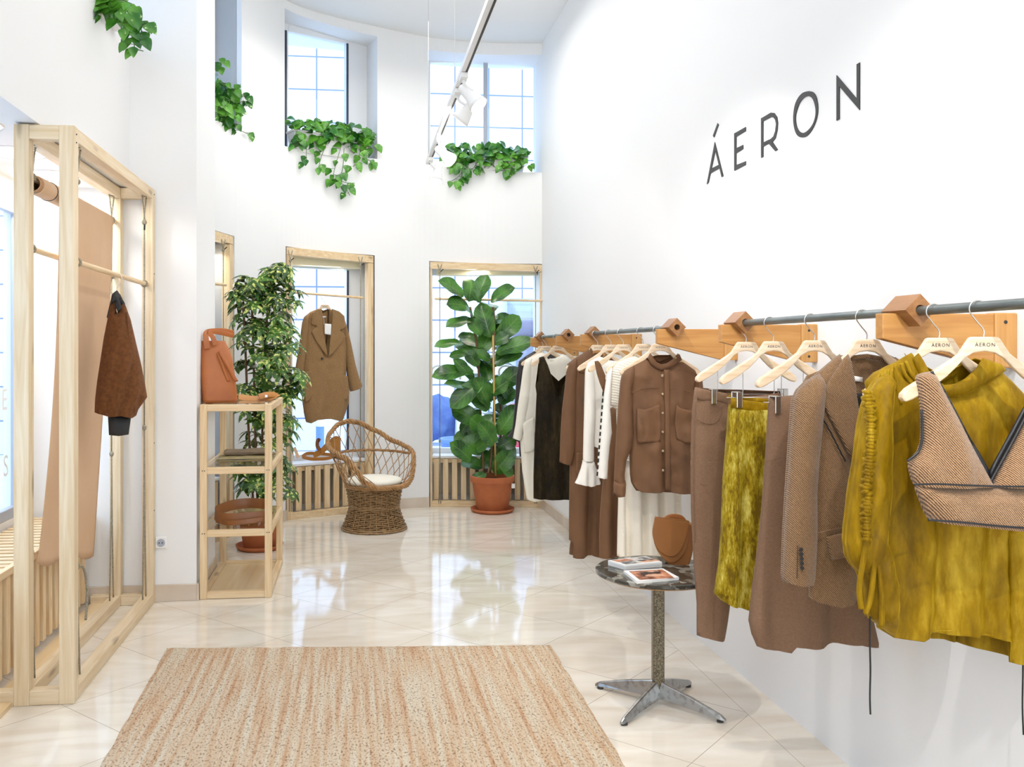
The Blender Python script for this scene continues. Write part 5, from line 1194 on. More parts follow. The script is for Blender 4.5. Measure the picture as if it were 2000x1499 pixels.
for i in range(NS * 2):   # lattice canes: two families leaning opposite ways
    a0 = i * 360 / NS if i < NS else (i - NS) * 360 / NS; sg = 1 if i < NS else -1
    a0 = (a0 + 4) % 360; a1 = a0 + sg * 34
    am = (a1 + 180) % 360 - 180
    r1, z1 = rimp(a1)
    if z1 < .40: continue
    path = []
    r0, z0 = .232, .365
    for k in range(9):
        q = k / 8; a = a0 + sg * 34 * q; rr_, zz_ = rimp(a); z = z0 + (z1 - z0) * q; r = r0 + (r1 - r0) * (q ** .8) ; path.append(P3(a, r, z))
    m.tube(path, .0034, 5)
m.build('lattice', 'rattan', t, smooth=True)
m = local(M())
for s in range(3):
    path = []
    for a in range(82, 279, 3):
        r, z = .335 + .012 * sin(radians(a - 90)), .612 + .012 * sin(radians(a - 90)); ph_ = a * .16 + s * 2.09; path.append(P3(a, r + .007 * cos(ph_), z + .007 * sin(ph_)))
    m.tube(path, .0062, 6)
m.build('back_band', 'rattan', t, smooth=True)
prof = lambda z: (.205 + (.232 - .205) * ((z - .19) / .17) ** 1.2) if z > .19 else .205 + (.272 - .205) * ((.19 - z) / .19) ** 1.25
m = local(M()); NR = 24; NSK = 30
for k in range(NR):
    z = .010 + k * .0148; r = prof(z); thick = k in (0, 1, 12, 13)
    path = []
    for i in range(NSK * 6):
        a = i * 360 / (NSK * 6); path.append(P3(a, r + (.0065 * sin(pi * i / 6 + (k % 2) * pi) if not thick else .002), z + .0015 * sin(i * .37 + k * 2.1)))
    m.tube(path, .0088 if thick else .0060, 6, True)
m.build('woven_base', 'rattan2', t, smooth=True)
m = local(M())
for k in range(NSK):
    a = (k + .5) * 360 / NSK; m.tube([P3(a, prof(z), z) for z in (.0, .06, .12, .19, .25, .31, .365)], .0045, 6)
m.build('stake', 'rattan', t, smooth=True)
m = local(M()); m.lathe([(prof(z) - .016, z) for z in (.005, .06, .12, .19, .25, .31, .36)], (0, 0, 0), 40); m.build('dark_gap_core', 'stem', t, smooth=True, solid=.002)  # dark core added as the shade seen between the woven rows
m = local(M())
for z in (.36, .372): m.tube([P3(a, .238 + .002 * sin(a), z) for a in range(0, 360, 6)], .010, 7, True)
m.build('seat_ring', 'rattan', t, smooth=True)
m = local(M()); m.lathe([(0, .372), (.19, .372), (.222, .382), (.232, .402), (.222, .422), (.18, .434), (0, .440)], (0, 0, 0), 40); m.build('cushion', 'cushion', t, smooth=True)
# ================================================================ HANGERS
def make_hanger(loc, label, clips=False):
    t = thing('wooden_hanger', label, 'hanger', loc, 0, 'pale wooden hangers on the grey rails')
    half = [(0, -.069), (.032, -.069), (.037, -.073), (.060, -.108), (.078, -.122), (.11, -.143), (.155, -.171), (.184, -.190), (.196, -.203), (.198, -.214), (.190, -.222), (.172, -.216), (.13, -.192), (.09, -.163), (.066, -.140), (.048, -.120), (.026, -.107), (0, -.103)]
    P = half + [(-x, z) for x, z in half[-2:0:-1]]
    m = local(M()); n = len(P); vs = []
    for s in (1, -1):
        for (x, z) in P: vs.append((x + .012, s * (.006 + .007 * min(1, abs(x) / .19) ** 2), z))
    m.add(vs, [tuple(range(n)), tuple(range(n, 2 * n))[::-1]] + [(i, i + n, (i + 1) % n + n, (i + 1) % n) for i in range(n)])
    m.build('shoulder_bar', 'ash', t, bevel=.004, seg=3)
    m = local(M()); m.tube(crom([(.012, 0, -.070), (.012, 0, -.052), (-.006, 0, -.030), (-.021, 0, -.008), (-.017, 0, .010), (-.002, 0, .0165), (.012, 0, .013), (.018, 0, .007)], 6), .0018, 8); m.build('hook', 'chrome', t, smooth=True)
    m = local(M()); text_mesh(m, 'ÁERON', .0125, Vector((.012, -.0068, -.088)), Vector((1, 0, 0)), UP, .0002); m.build('stamped_name', 'black', t)
    if clips:
        m = local(M()); m.tube(crom([(-.10, 0, -.175), (-.10, 0, -.24), (-.10, 0, -.262), (-.092, 0, -.268)], 5), .0015, 6); m.tube(crom([(.124, 0, -.175), (.124, 0, -.24), (.124, 0, -.262), (.116, 0, -.268)], 5), .0015, 6)
        m.tube([(-.16, 0, -.268), (.18, 0, -.268)], .0015, 6); m.build('clip_wire', 'chrome', t, smooth=True)
        for x in (-.13, .15):
            m = local(M()); m.box((x - .010, -.042, -.302), (x + .010, -.037, -.246)); m.box((x - .010, .004, -.28), (x + .010, .009, -.246)); m.box((x - .010, -.042, -.250), (x + .010, .009, -.246)); m.build('clip', 'chrome', t, bevel=.002)
    return t
hook = lambda px: 0
HY = {'crop': 1.98, 'blouse': 2.143, 'blazer': 2.47, 'bskirt': 2.77, 'vskirt': 3.06, 'trousers': 3.285, 'shirt': 4.26, 'ribbed': 4.517, 'pinafore': 4.866, 'bell': 5.11, 'coat': 5.40, 'slip': 6.49, 'cardigan': 6.89, 'jacket': 7.02}
LB = {'crop': 'pale wooden hanger with the tweed crop top, at the right edge', 'blouse': 'pale wooden hanger holding the mustard velvet blouse', 'blazer': 'pale wooden hanger inside the tweed blazer collar',
      'bskirt': 'pale wooden clip hanger holding the flared cocoa skirt', 'vskirt': 'pale wooden clip hanger holding the crushed velvet skirt', 'trousers': 'pale wooden clip hanger holding the cocoa trousers',
      'shirt': 'pale wooden hanger inside the brown shirt collar', 'ribbed': 'pale wooden hanger of the ribbed ivory dress, behind the brown shirt', 'pinafore': 'pale wooden hanger with the narrow brown strap over its tip', 'bell': 'pale wooden hanger holding the white bell-sleeved blouse',
      'coat': 'pale wooden hanger inside the collar of the long brown shirt dress', 'slip': 'pale wooden hanger holding the dark velvet slip dress', 'cardigan': 'pale wooden hanger holding the cream cardigan', 'jacket': 'farthest pale wooden hanger, holding the black jacket'}
zp = RZ + PR - .0155 + .001
H0 = make_hanger((RX, HY['crop'], zp), LB['crop']); HC = make_hanger((RX, HY['trousers'], zp), LB['trousers'], True)
ROT = {'crop': -6, 'blouse': -2, 'shirt': -3, 'coat': 2, 'slip': -3}
H0.rotation_euler = (0, 0, radians(-6))
for k in ('blouse', 'blazer', 'shirt', 'ribbed', 'pinafore', 'bell', 'coat', 'slip', 'cardigan', 'jacket'): dup(H0, (RX, HY[k], zp), radians(ROT.get(k, 0)), LB[k])
for k in ('bskirt', 'vskirt'): dup(HC, (RX, HY[k], zp), 0, LB[k])
def garment(name, label, cat, key):
    return thing(name, label, cat, (RX + .012, HY[key], .9)), Plane(RX, HY[key], 0)
def line(pl, pts, off, r, mt, root, name='seam'):
    m = M(); m.tube(crom([tuple(pl.q(x, y, off)) for x, y in pts], 5), r, 6); return m.build(name, mt, root, smooth=True)
def button(pl, x, y, off, r, mt, root):
    c = pl.q(x, y, off); m = M(); m.tube([c, c + pl.n * .003], r, 16); m.tube([c + pl.n * .003, c + pl.n * .004], r * .8, 16); b = m.build('button', mt, root)
MT['button'] = mat('shell_button', hexc('d8c6a8'), .25, hexc('8a6a4c'), 200, metal=.2)

# ================================================================ NEAR RAIL
# --- cocoa trousers
g, pl = garment('wool_trousers', 'cocoa brown wool trousers clipped to a hanger on the near rail, leftmost there', 'trousers', 'trousers')
cloth('hip', pl, [(1357, 757), (1400, 765), (1450, 776), (1524, 768), (1530, 820), (1532, 940), (1440, 950), (1351, 945), (1349, 880), (1352, 800)], 'wool_brown', g, t=.028, r=.06, hem=930, fold=(.003, .12), back=[(1357, 757), (1400, 761), (1450, 762), (1524, 765), (1530, 820), (1532, 940), (1440, 950), (1351, 945), (1349, 880), (1352, 800)])
cloth('leg', pl, [(1349, 900), (1350, 1000), (1355, 1100), (1361, 1180), (1361, 1241), (1392, 1247), (1414, 1253), (1421, 1215), (1427, 1170), (1436, 1060), (1441, 940), (1436, 900)], 'wool_brown', g, t=.029, r=.06, hem=1238, fold=(.004, .09, .5), off=.0, open_top=902)
cloth('leg', pl, [(1440, 920), (1452, 1100), (1470, 1240), (1500, 1248), (1520, 1238), (1528, 1100), (1532, 920)], 'wool_brown', g, t=.027, r=.06, hem=1236, fold=(.003, .1), open_top=922)
patch('waistband', pl, [(1358, 758), (1400, 766), (1450, 777), (1500, 778), (1500, 792), (1452, 791), (1421, 790), (1396, 783), (1357, 781)], 'wool_brown', g, .026, .003)
line(pl, [(1359, 818), (1370, 824), (1385, 828), (1398, 824), (1406, 812), (1411, 795)], .034, .0018, 'wool_brown', g, 'pocket_edge')
line(pl, [(1393, 1245), (1394, 1170), (1396, 1080), (1396, 980)], .031, .0022, 'wool_brown', g, 'crease')
line(pl, [(1358, 785), (1355, 850), (1354, 940), (1357, 1060)], .016, .0014, 'wool_brown', g, 'side_seam')
m = M(); m.obox(pl.q(1424, 783, .032), pl.t, pl.n, UP, .006, .002, .028); m.build('belt_loop', 'wool_brown', g, bevel=.001)
# --- crushed velvet skirt
g, pl = garment('velvet_skirt', 'crushed mustard velvet midi skirt clipped to a hanger beside the cocoa trousers', 'skirt', 'vskirt')
cloth('skirt_body', pl, [(1424, 790), (1420, 850), (1413, 940), (1409, 1040), (1405, 1100), (1396, 1160), (1408, 1172), (1422, 1180), (1442, 1184), (1470, 1189), (1520, 1190), (1580, 1180), (1572, 1000), (1560, 790)], 'crushed', g, t=.045, r=.07, hem=1170, fold=(.016, .085, 2.2, .05), wr=.003, sp=.012, grow=.7)
patch('waistband', pl, [(1421, 776), (1450, 782), (1498, 788), (1560, 790), (1560, 808), (1498, 807), (1450, 801), (1421, 795)], 'mustard', g, .028, .004)
patch('waistband', pl, [(1436, 770), (1460, 776), (1500, 780), (1560, 784), (1560, 792), (1498, 792), (1450, 786), (1424, 778)], 'mustard', g, -.03, .004)
line(pl, [(1442, 805), (1442, 900), (1443, 1000), (1442, 1100), (1442, 1182)], .058, .002, 'crushed', g, 'seam')
# --- flared cocoa skirt
g, pl = garment('flared_skirt', 'long flared cocoa wool skirt clipped between the velvet skirt and the blazer', 'skirt', 'bskirt')
cloth('skirt_body', pl, [(1503, 777), (1500, 830), (1496, 900), (1489, 1000), (1480, 1080), (1469, 1150), (1462, 1213), (1468, 1240), (1478, 1262), (1505, 1267), (1532, 1267), (1540, 1255), (1575, 1258), (1620, 1252), (1665, 1251), (1695, 1258), (1716, 1263), (1700, 1200), (1680, 1080), (1664, 900), (1660, 790), (1560, 772)], 'wool_brown', g, t=.045, r=.08, hem=1250, fold=(.018, .19, 2.4, -.02), sp=.013, grow=1.2)
line(pl, [(1497, 902), (1520, 896), (1545, 892), (1580, 890)], .05, .0015, 'wool_brown', g, 'hip_seam')
line(pl, [(1478, 1262), (1470, 1200)], .02, .001, 'wool_brown', g, 'hem_seam')
# --- tweed blazer
g, pl = garment('tweed_blazer', 'brown twill tweed blazer with wide lapels and cuff buttons on the near rail', 'blazer', 'blazer')
cloth('back_panel', pl, [(1644, 712), (1662, 704), (1700, 700), (1728, 706), (1752, 700), (1770, 722), (1830, 752), (1840, 900), (1838, 1172), (1700, 1180), (1600, 1172), (1585, 900), (1560, 790), (1590, 735)], 'tweed', g, t=.002, tb=.05, off=-.035, r=.07, hem=1165, fold=(.006, .15))
cloth('lining', pl, [(1650, 770), (1740, 770), (1745, 900), (1650, 900)], 'lining', g, back=False, t=.002, off=-.025, r=.01)
cloth('front_panel', pl, [(1640, 692), (1622, 706), (1596, 728), (1572, 748), (1556, 768), (1560, 830), (1572, 900), (1578, 1000), (1580, 1090), (1579, 1165), (1590, 1174), (1630, 1181), (1655, 1176), (1672, 1160), (1682, 1100), (1672, 980), (1662, 900), (1660, 840), (1655, 780), (1646, 720)], 'tweed', g, back=False, t=.035, off=.0, r=.08, hem=1160, fold=(.008, .13, 1.0))
cloth('front_panel', pl, [(1752, 698), (1775, 712), (1830, 748), (1838, 900), (1838, 1170), (1740, 1178), (1700, 1100), (1670, 960), (1700, 880), (1740, 760)], 'tweed', g, back=False, t=.03, off=-.01, r=.07, hem=1160)
cloth('sleeve', pl, [(1590, 730), (1566, 742), (1548, 760), (1539, 778), (1534, 840), (1530, 900), (1526, 960), (1521, 1040), (1518, 1130), (1548, 1134), (1578, 1134), (1583, 1040), (1582, 960), (1588, 880), (1596, 800), (1600, 752)], 'tweed', g, t=.045, r=.05, off=.03, hem=1128, fold=(.004, .1))
cloth('sleeve', pl, [(1800, 740), (1840, 770), (1852, 900), (1856, 1040), (1850, 1130), (1800, 1130), (1798, 900)], 'tweed', g, t=.035, r=.05, off=-.02, hem=1128)
# lapel
patch('lapel', pl, [(1640, 692), (1632, 700), (1604, 742), (1596, 757), (1578, 752), (1582, 770), (1604, 812), (1626, 852), (1644, 888), (1651, 900), (1656, 880), (1661, 840), (1661, 800), (1652, 740), (1646, 705)], 'tweed', g, .044, .006)
line(pl, [(1579, 753), (1600, 756), (1622, 770), (1632, 766)], .053, .0015, 'tweed', g, 'notch_seam')
line(pl, [(1578, 752), (1584, 772), (1604, 812), (1626, 852), (1644, 888), (1652, 902)], .047, .0022, 'lining', g, 'lapel_edge')
patch('collar', pl, [(1643, 694), (1648, 712), (1662, 706), (1700, 700), (1728, 706), (1746, 712), (1756, 700), (1736, 690), (1729, 697), (1700, 692), (1662, 696)], 'tweed', g, -.018, .006)
patch('lining_edge', pl, [(1646, 712), (1655, 770), (1662, 830), (1660, 892), (1668, 890), (1672, 820), (1664, 760), (1652, 712)], 'lining', g, .02, .003)
patch('neck_label', pl, [(1666, 734), (1692, 738), (1692, 747), (1666, 745)], 'label', g, -.020, .001)
patch('pocket_flap', pl, [(1597, 1042), (1650, 1030), (1676, 1028), (1678, 1068), (1640, 1080), (1606, 1086)], 'tweed', g, .050, .005)
line(pl, [(1597, 1042), (1640, 1032), (1676, 1028)], .055, .002, 'tweed', g, 'pocket_welt')
for i in range(5): button(pl, 1564 + .5 * i, 1074 + i * 9, .084, .0055, 'dark_plastic', g)
line(pl, [(1558, 1066), (1557, 1132)], .078, .001, 'lining', g, 'cuff_slit')
# --- mustard velvet blouse
g, pl = garment('velvet_blouse', 'mustard velvet blouse with a funnel neck and ruched drawstring sleeves', 'blouse', 'blouse')
cloth('bodice', pl, [(1780, 690), (1768, 696), (1754, 706), (1730, 716), (1710, 727), (1692, 745), (1700, 800), (1708, 870), (1712, 950), (1714, 1050), (1716, 1150), (1716, 1228), (1732, 1239), (1757, 1240), (1775, 1239), (1797, 1229), (1865, 1231), (1941, 1240), (1942, 1280), (1986, 1286), (1990, 1150), (1990, 1000), (1994, 900), (2012, 800), (1996, 770), (1970, 742), (1952, 726), (1940, 714), (1925, 735), (1895, 757), (1868, 768), (1840, 768), (1812, 750), (1798, 730)],
      'mustard', g, t=.045, tb=.05, r=.09, hem=1226, fold=(.016, .13, .6, .06), wr=.005, sp=.013, grow=.9,
      back=[(1780, 690), (1754, 706), (1710, 727), (1692, 745), (1708, 870), (1714, 1050), (1716, 1228), (1757, 1242), (1819, 1257), (1862, 1258), (1916, 1276), (1984, 1287), (1990, 1150), (1990, 1000), (1994, 900), (2012, 800), (1970, 742), (1940, 712), (1904, 700), (1860, 722), (1830, 728), (1800, 712)])
cloth('neck_collar', pl, [(1780, 690), (1770, 700), (1776, 722), (1790, 745), (1812, 764), (1840, 774), (1868, 770), (1900, 752), (1930, 734), (1950, 724), (1940, 712), (1922, 706), (1904, 700), (1892, 720), (1870, 740), (1850, 750), (1830, 752), (1812, 742), (1800, 726), (1790, 706)], 'mustard', g, back=False, t=.012, off=.028, r=.025, fold=(.003, .03), wr=.005, sp=.008)
cloth('neck_collar', pl, [(1780, 690), (1800, 716), (1830, 736), (1860, 728), (1904, 700), (1880, 735), (1840, 752), (1806, 740)], 'mustard', g, back=False, t=.004, off=-.03, r=.02)
for a, b in (((1760, 710), (1782, 752)), ((1748, 714), (1760, 790)), ((1735, 722), (1742, 800)), ((1768, 706), (1800, 756)), ((1722, 730), (1726, 790))):
    line(pl, [a, ((a[0] + b[0]) / 2 - 3, (a[1] + b[1]) / 2 + 3), b], .042, .0045, 'mustard', g, 'shoulder_pleat')
for side, dx in ((-1, 0), (1, 0)):
    if side < 0:
        o1 = [(1712, 728), (1692, 742), (1678, 762), (1668, 790), (1660, 830), (1652, 892), (1645, 935), (1640, 977), (1634, 1020), (1632, 1052), (1636, 1080), (1645, 1097), (1656, 1109), (1662, 1122), (1668, 1140), (1668, 1165), (1671, 1180), (1675, 1196), (1697, 1212), (1712, 1224), (1723, 1232), (1727, 1203), (1728, 1170), (1727, 1138), (1720, 1095), (1706, 1050), (1710, 990), (1714, 939), (1716, 880), (1714, 820), (1718, 770), (1722, 745)]
        cloth('sleeve', pl, o1, 'mustard', g, t=.055, r=.05, off=.045, hem=1240, fold=(.006, .05, 1.0, .35), wr=.006, sp=.010)
        rr = random.Random(4); m = M()
        for i in range(44):
            y = 768 + i * 6.6; x = 1694 + 8 * sin(i * .12) + (6 if y > 960 else 0) ; w = rr.uniform(7, 13); c = []
            for q in range(7):
                u = q / 6 * 2 - 1; c.append(tuple(pl.q(x + u * w, y + rr.uniform(-1.5, 1.5) + 3 * abs(u) * (1 if i % 2 else -1), .098 + .010 * (1 - u * u) - .022 * abs(u) ** 2)))
            m.tube(crom(c, 3), lambda k: .0035 + .003 * sin(pi * k), 6)
        m.build('ruching', 'mustard', g, smooth=True)
        for P in ([(1692, 1045), (1685, 1100), (1678, 1150), (1682, 1190)], [(1700, 1050), (1706, 1110), (1700, 1170), (1690, 1200)], [(1704, 1060), (1718, 1120), (1722, 1180), (1722, 1225)]): line(pl, P, .091, .0065, 'mustard', g, 'drape_fold')
        line(pl, [(1699, 1205), (1699, 1260), (1700, 1310), (1699, 1360), (1700, 1396)], .06, .0022, 'black_cord', g, 'drawstring')
    else:
        cloth('sleeve', pl, [(1996, 770), (2012, 800), (2005, 870), (1996, 960), (1992, 1050), (1990, 1120), (1998, 1200), (2006, 1260), (2040, 1240), (2062, 1100), (2062, 950), (2050, 850), (2030, 790)], 'mustard', g, t=.045, r=.05, off=.03, hem=1240, fold=(.006, .05, 1, .3), wr=.006)
        line(pl, [(1997, 1200), (1998, 1300), (1997, 1380), (1999, 1436)], .05, .0022, 'black_cord', g, 'drawstring')
cloth('side_panel', pl, [(1944, 1030), (1943, 1150), (1943, 1280), (1965, 1284), (1986, 1286), (1990, 1150), (1989, 1030)], 'mustard', g, back=False, t=.012, off=.05, r=.012, hem=1278)
line(pl, [(1797, 1231), (1830, 1233), (1865, 1233), (1941, 1242)], .05, .0022, 'mustard', g, 'hem_roll')
# --- tweed crop top
g, pl = garment('tweed_crop_top', 'cropped brown tweed V-neck top with black piping, at the right edge', 'top', 'crop')
L0 = [(1790, 737), (1795, 731), (1806, 728), (1820, 726), (1838, 764), (1860, 806), (1884, 852), (1908, 898), (1933, 944)]
Rr = [(1956, 902), (1978, 862), (2000, 820), (2026, 770), (2046, 730), (2066, 732), (2076, 742)]
Lf = [(2070, 800), (2068, 860), (2086, 900), (2080, 928), (2072, 949)]
Ll = [(1786, 949), (1781, 935), (1776, 915), (1772, 901), (1784, 892), (1794, 882), (1800, 864), (1801, 840), (1800, 800), (1796, 770)]
cloth('bodice', pl, L0 + Rr + Lf + Ll, 'tweed2', g, t=.045, tb=.03, r=.06, hem=944, fold=(.006, .12, 2), wr=.003, sp=.012,
      back=L0 + Rr + Lf + Ll)
cloth('waistband', pl, [(1785, 946), (1860, 947), (1933, 949), (2072, 951), (2064, 990), (2054, 1036), (1960, 1030), (1880, 1022), (1813, 1016), (1800, 985)], 'tweed2', g, t=.050, tb=.032, r=.055, off=.001, hem=1012, fold=(.002, .2), wr=.002)
line(pl, L0[3:], .010, .0036, 'lining', g, 'neck_piping'); line(pl, [(1933, 944)] + Rr[:5], .010, .0036, 'lining', g, 'neck_piping')
patch('neck_facing', pl, [(1820, 727), (1829, 730), (1848, 764), (1872, 808), (1898, 858), (1921, 895), (1934, 920), (1934, 946), (1908, 898), (1860, 806)], 'lining', g, -.004, .002)
patch('neck_facing', pl, [(1933, 946), (2046, 732), (2038, 726), (1985, 826), (1934, 920)], 'lining', g, -.004, .002)
line(pl, [(1800, 800), (1801, 840), (1800, 864), (1794, 882), (1784, 892), (1772, 901)], .012, .003, 'lining', g, 'arm_piping')
line(pl, [(1785, 947), (1830, 946), (1880, 948), (1933, 950), (2000, 951), (2070, 951)], .056, .0024, 'lining', g, 'waist_piping')
line(pl, [(1813, 1016), (1880, 1021), (1960, 1029), (2054, 1035)], .056, .0028, 'lining', g, 'hem_piping')
patch('neck_label', pl, [(1924, 926), (1944, 926), (1934, 942)], 'label', g, -.010, .001)

# ================================================================ MIDDLE RAIL
# --- brown shirt
g, pl = garment('brown_shirt', 'brown brushed shirt with a stand collar and chest pockets, nearest on the middle rail', 'shirt', 'shirt')
cloth('body', pl, [(1262, 702), (1250, 708), (1232, 717), (1218, 726), (1228, 760), (1228, 800), (1229, 885), (1230, 926), (1232, 940), (1238, 953), (1249, 960), (1272, 961), (1294, 958), (1320, 962), (1346, 964), (1352, 940), (1356, 880), (1356, 800), (1354, 760), (1362, 724), (1345, 713), (1328, 703), (1315, 712), (1300, 718), (1287, 720), (1274, 714)],
      'suede_brown', g, t=.045, tb=.04, r=.09, hem=936, fold=(.012, .12, .4), wr=.007, sp=.014, back=[(1262, 700), (1218, 726), (1228, 760), (1229, 885), (1232, 940), (1249, 962), (1294, 964), (1346, 966), (1352, 940), (1356, 800), (1354, 760), (1362, 724), (1328, 702), (1310, 694), (1285, 694)])
cloth('sleeve', pl, [(1236, 715), (1222, 722), (1213, 732), (1210, 745), (1206, 790), (1202, 840), (1200, 880), (1198, 920), (1197, 942), (1218, 946), (1217, 925), (1220, 900), (1229, 876), (1234, 850), (1232, 800), (1230, 760), (1236, 735)], 'suede_brown', g, t=.04, r=.045, off=.02, hem=940, fold=(.004, .08))
cloth('cuff', pl, [(1197, 938), (1197, 960), (1201, 968), (1213, 967), (1218, 962), (1219, 938)], 'suede_brown', g, t=.045, r=.03, off=.02, hem=955)
cloth('sleeve', pl, [(1350, 716), (1366, 726), (1372, 740), (1378, 800), (1382, 900), (1380, 950), (1360, 950), (1358, 880), (1354, 760)], 'suede_brown', g, t=.035, r=.045, off=-.01, hem=945)
cloth('collar_band', pl, [(1266, 690), (1261, 700), (1266, 710), (1275, 718), (1287, 724), (1300, 721), (1314, 713), (1327, 703), (1323, 693), (1319, 691), (1310, 702), (1298, 710), (1287, 712), (1277, 707), (1271, 698)], 'suede_brown', g, back=False, t=.008, off=.032, r=.012, sp=.008)
cloth('collar_band', pl, [(1268, 690), (1275, 702), (1290, 708), (1306, 702), (1318, 691), (1305, 695), (1290, 699), (1278, 696)], 'suede_brown', g, back=False, t=.003, off=-.02, r=.012, sp=.008)
patch('button_placket', pl, [(1290, 722), (1300, 722), (1301, 820), (1302, 957), (1292, 957), (1291, 820)], 'suede_brown', g, .052, .004)
for y in (734, 770, 807, 844, 881, 919): button(pl, 1293.5 + (y - 734) * .006, y, .060, .0058, 'button', g)
button(pl, 1319, 699, .045, .005, 'button', g)
patch('chest_pocket', pl, [(1238, 796), (1252, 799), (1262, 796), (1282, 787), (1284, 830), (1283, 862), (1262, 862), (1239, 864), (1236, 830)], 'suede_brown', g, .050, .008, wr=.009)
patch('chest_pocket', pl, [(1312, 787), (1320, 795), (1334, 799), (1350, 800), (1352, 840), (1350, 862), (1330, 864), (1314, 856), (1311, 820)], 'suede_brown', g, .050, .008, wr=.009)
line(pl, [(1232, 768), (1246, 762), (1262, 759), (1288, 758)], .050, .0016, 'suede_brown', g, 'yoke_seam'); line(pl, [(1302, 759), (1325, 761), (1350, 768)], .050, .0016, 'suede_brown', g, 'yoke_seam')
# --- ribbed ivory pleated dress
g, pl = garment('pleated_dress', 'long ivory dress with ribbed shoulders and a pleated skirt behind the brown shirt', 'dress', 'ribbed')
MT['rib_ivory'] = tweed('ribbed_ivory_knit', hexc('d9d0bd'), hexc('f5f0e4'), 95, 1.35)
cloth('bodice', pl, [(1238, 696), (1222, 700), (1204, 708), (1192, 722), (1190, 760), (1190, 790), (1204, 800), (1206, 900), (1330, 900), (1335, 740), (1320, 705), (1275, 696), (1256, 704)], 'rib_ivory', g, t=.04, r=.07, fold=(.002, .2), hem=895)
cloth('skirt', pl, [(1212, 860), (1208, 950), (1206, 1020), (1205, 1086), (1225, 1088), (1260, 1087), (1300, 1088), (1330, 1086), (1330, 1000), (1328, 860)], 'ivory_pleat', g, t=.03, r=.04, hem=1084, fold=(.024, .085, .8), sp=.012, grow=.25)
m = M(); n = 16
cloth('sleeve', pl, [(1194, 716), (1184, 730), (1180, 760), (1177, 780), (1171, 830), (1167, 880), (1165, 932), (1176, 934), (1184, 935), (1186, 900), (1189, 870), (1193, 845), (1190, 800), (1192, 760)], 'white_cloth', g, t=.03, r=.035, off=.015, hem=930)
for k in range(13):
    y = 766 + k * 13; f = lambda yy: 1178 - (yy - 766) * .0715
    m = M(); m.prism([pl.q(f(y) - 1.5, y, .047), pl.q(f(y) + 1.5, y, .047), pl.q(f(y + 8) + 1.5, y + 8, .047), pl.q(f(y + 8) - 1.5, y + 8, .047)], pl.n, .002); m.build('trim_dash', 'black', g)
# --- brown pinafore dress
g, pl = garment('pinafore_dress', 'brown sleeveless long dress whose strap hangs on a hanger tip on the middle rail', 'dress', 'pinafore')
cloth('skirt', pl, [(1186, 800), (1180, 900), (1172, 1000), (1170, 1050), (1171, 1090), (1182, 1089), (1194, 1085), (1203, 1088), (1240, 1088), (1262, 1084), (1266, 900), (1262, 800), (1225, 785)], 'suede_brown', g, t=.035, r=.05, hem=1080, fold=(.018, .13, .3), grow=.6)
cloth('strap', pl, [(1160, 706), (1167, 705), (1172, 712), (1181, 734), (1180, 748), (1176, 763), (1170, 748), (1164, 728)], 'suede_brown', g, t=.004, r=.008, off=.014, sp=.008)
cloth('strap', pl, [(1176, 763), (1181, 740), (1192, 765), (1190, 802), (1184, 830), (1180, 800)], 'suede_brown', g, t=.006, r=.01, off=.01, sp=.01)
# --- white blouse with bell sleeve
g, pl = garment('bell_sleeve_blouse', 'white blouse with a flared bell cuff on the middle rail', 'blouse', 'bell')
cloth('body', pl, [(1170, 696), (1158, 702), (1148, 710), (1156, 760), (1160, 830), (1158, 872), (1168, 875), (1240, 872), (1236, 800), (1236, 720), (1220, 700), (1205, 706), (1188, 704)], 'white_cloth', g, t=.035, r=.06, hem=868, fold=(.006, .1))
cloth('sleeve', pl, [(1156, 702), (1146, 710), (1141, 725), (1140, 764), (1139, 812), (1138, 850), (1137, 900), (1158, 901), (1158, 860), (1160, 820), (1160, 770), (1158, 730)], 'white_cloth', g, t=.03, r=.035, off=.02, hem=898)
cloth('bell_cuff', pl, [(1137, 899), (1133, 915), (1127, 932), (1121, 943), (1135, 946), (1150, 949), (1162, 946), (1171, 944), (1166, 925), (1158, 900)], 'white_cloth', g, t=.032, r=.035, off=.02, hem=940, fold=(.010, .045, .4), sp=.009)
line(pl, [(1137, 900), (1147, 902), (1158, 901)], .050, .0025, 'white_cloth', g, 'cuff_seam')
# --- long brown shirt dress
g, pl = garment('shirt_dress', 'long brown shirt dress with a pointed collar and side pocket, last on the middle rail', 'dress', 'coat')
cloth('body', pl, [(1150, 682), (1136, 692), (1120, 702), (1108, 712), (1112, 760), (1114, 850), (1113, 912), (1112, 1000), (1112, 1055), (1118, 1060), (1117, 1088), (1135, 1088), (1152, 1082), (1172, 1088), (1200, 1086), (1222, 1060), (1222, 760), (1205, 710), (1185, 692), (1172, 704), (1160, 700)], 'suede_brown', g, t=.045, r=.07, hem=1050, fold=(.018, .10, 1.2, .03), sp=.015, grow=.6)
cloth('sleeve', pl, [(1124, 700), (1110, 710), (1104, 728), (1101, 760), (1096, 800), (1093, 850), (1091, 902), (1103, 906), (1115, 908), (1120, 880), (1122, 820), (1122, 760), (1126, 720)], 'suede_brown', g, t=.04, r=.045, off=.025, hem=898, fold=(.004, .07))
patch('collar', pl, [(1150, 679), (1146, 688), (1134, 704), (1127, 728), (1142, 731), (1148, 718), (1153, 700), (1154, 686)], 'suede_brown', g, .046, .006)
patch('collar', pl, [(1155, 696), (1162, 690), (1172, 689), (1180, 694), (1176, 702), (1166, 698), (1158, 702)], 'suede_brown', g, -.02, .006)
patch('side_pocket', pl, [(1121, 882), (1140, 882), (1141, 900), (1136, 925), (1126, 930), (1120, 920)], 'suede_brown', g, .050, .006)

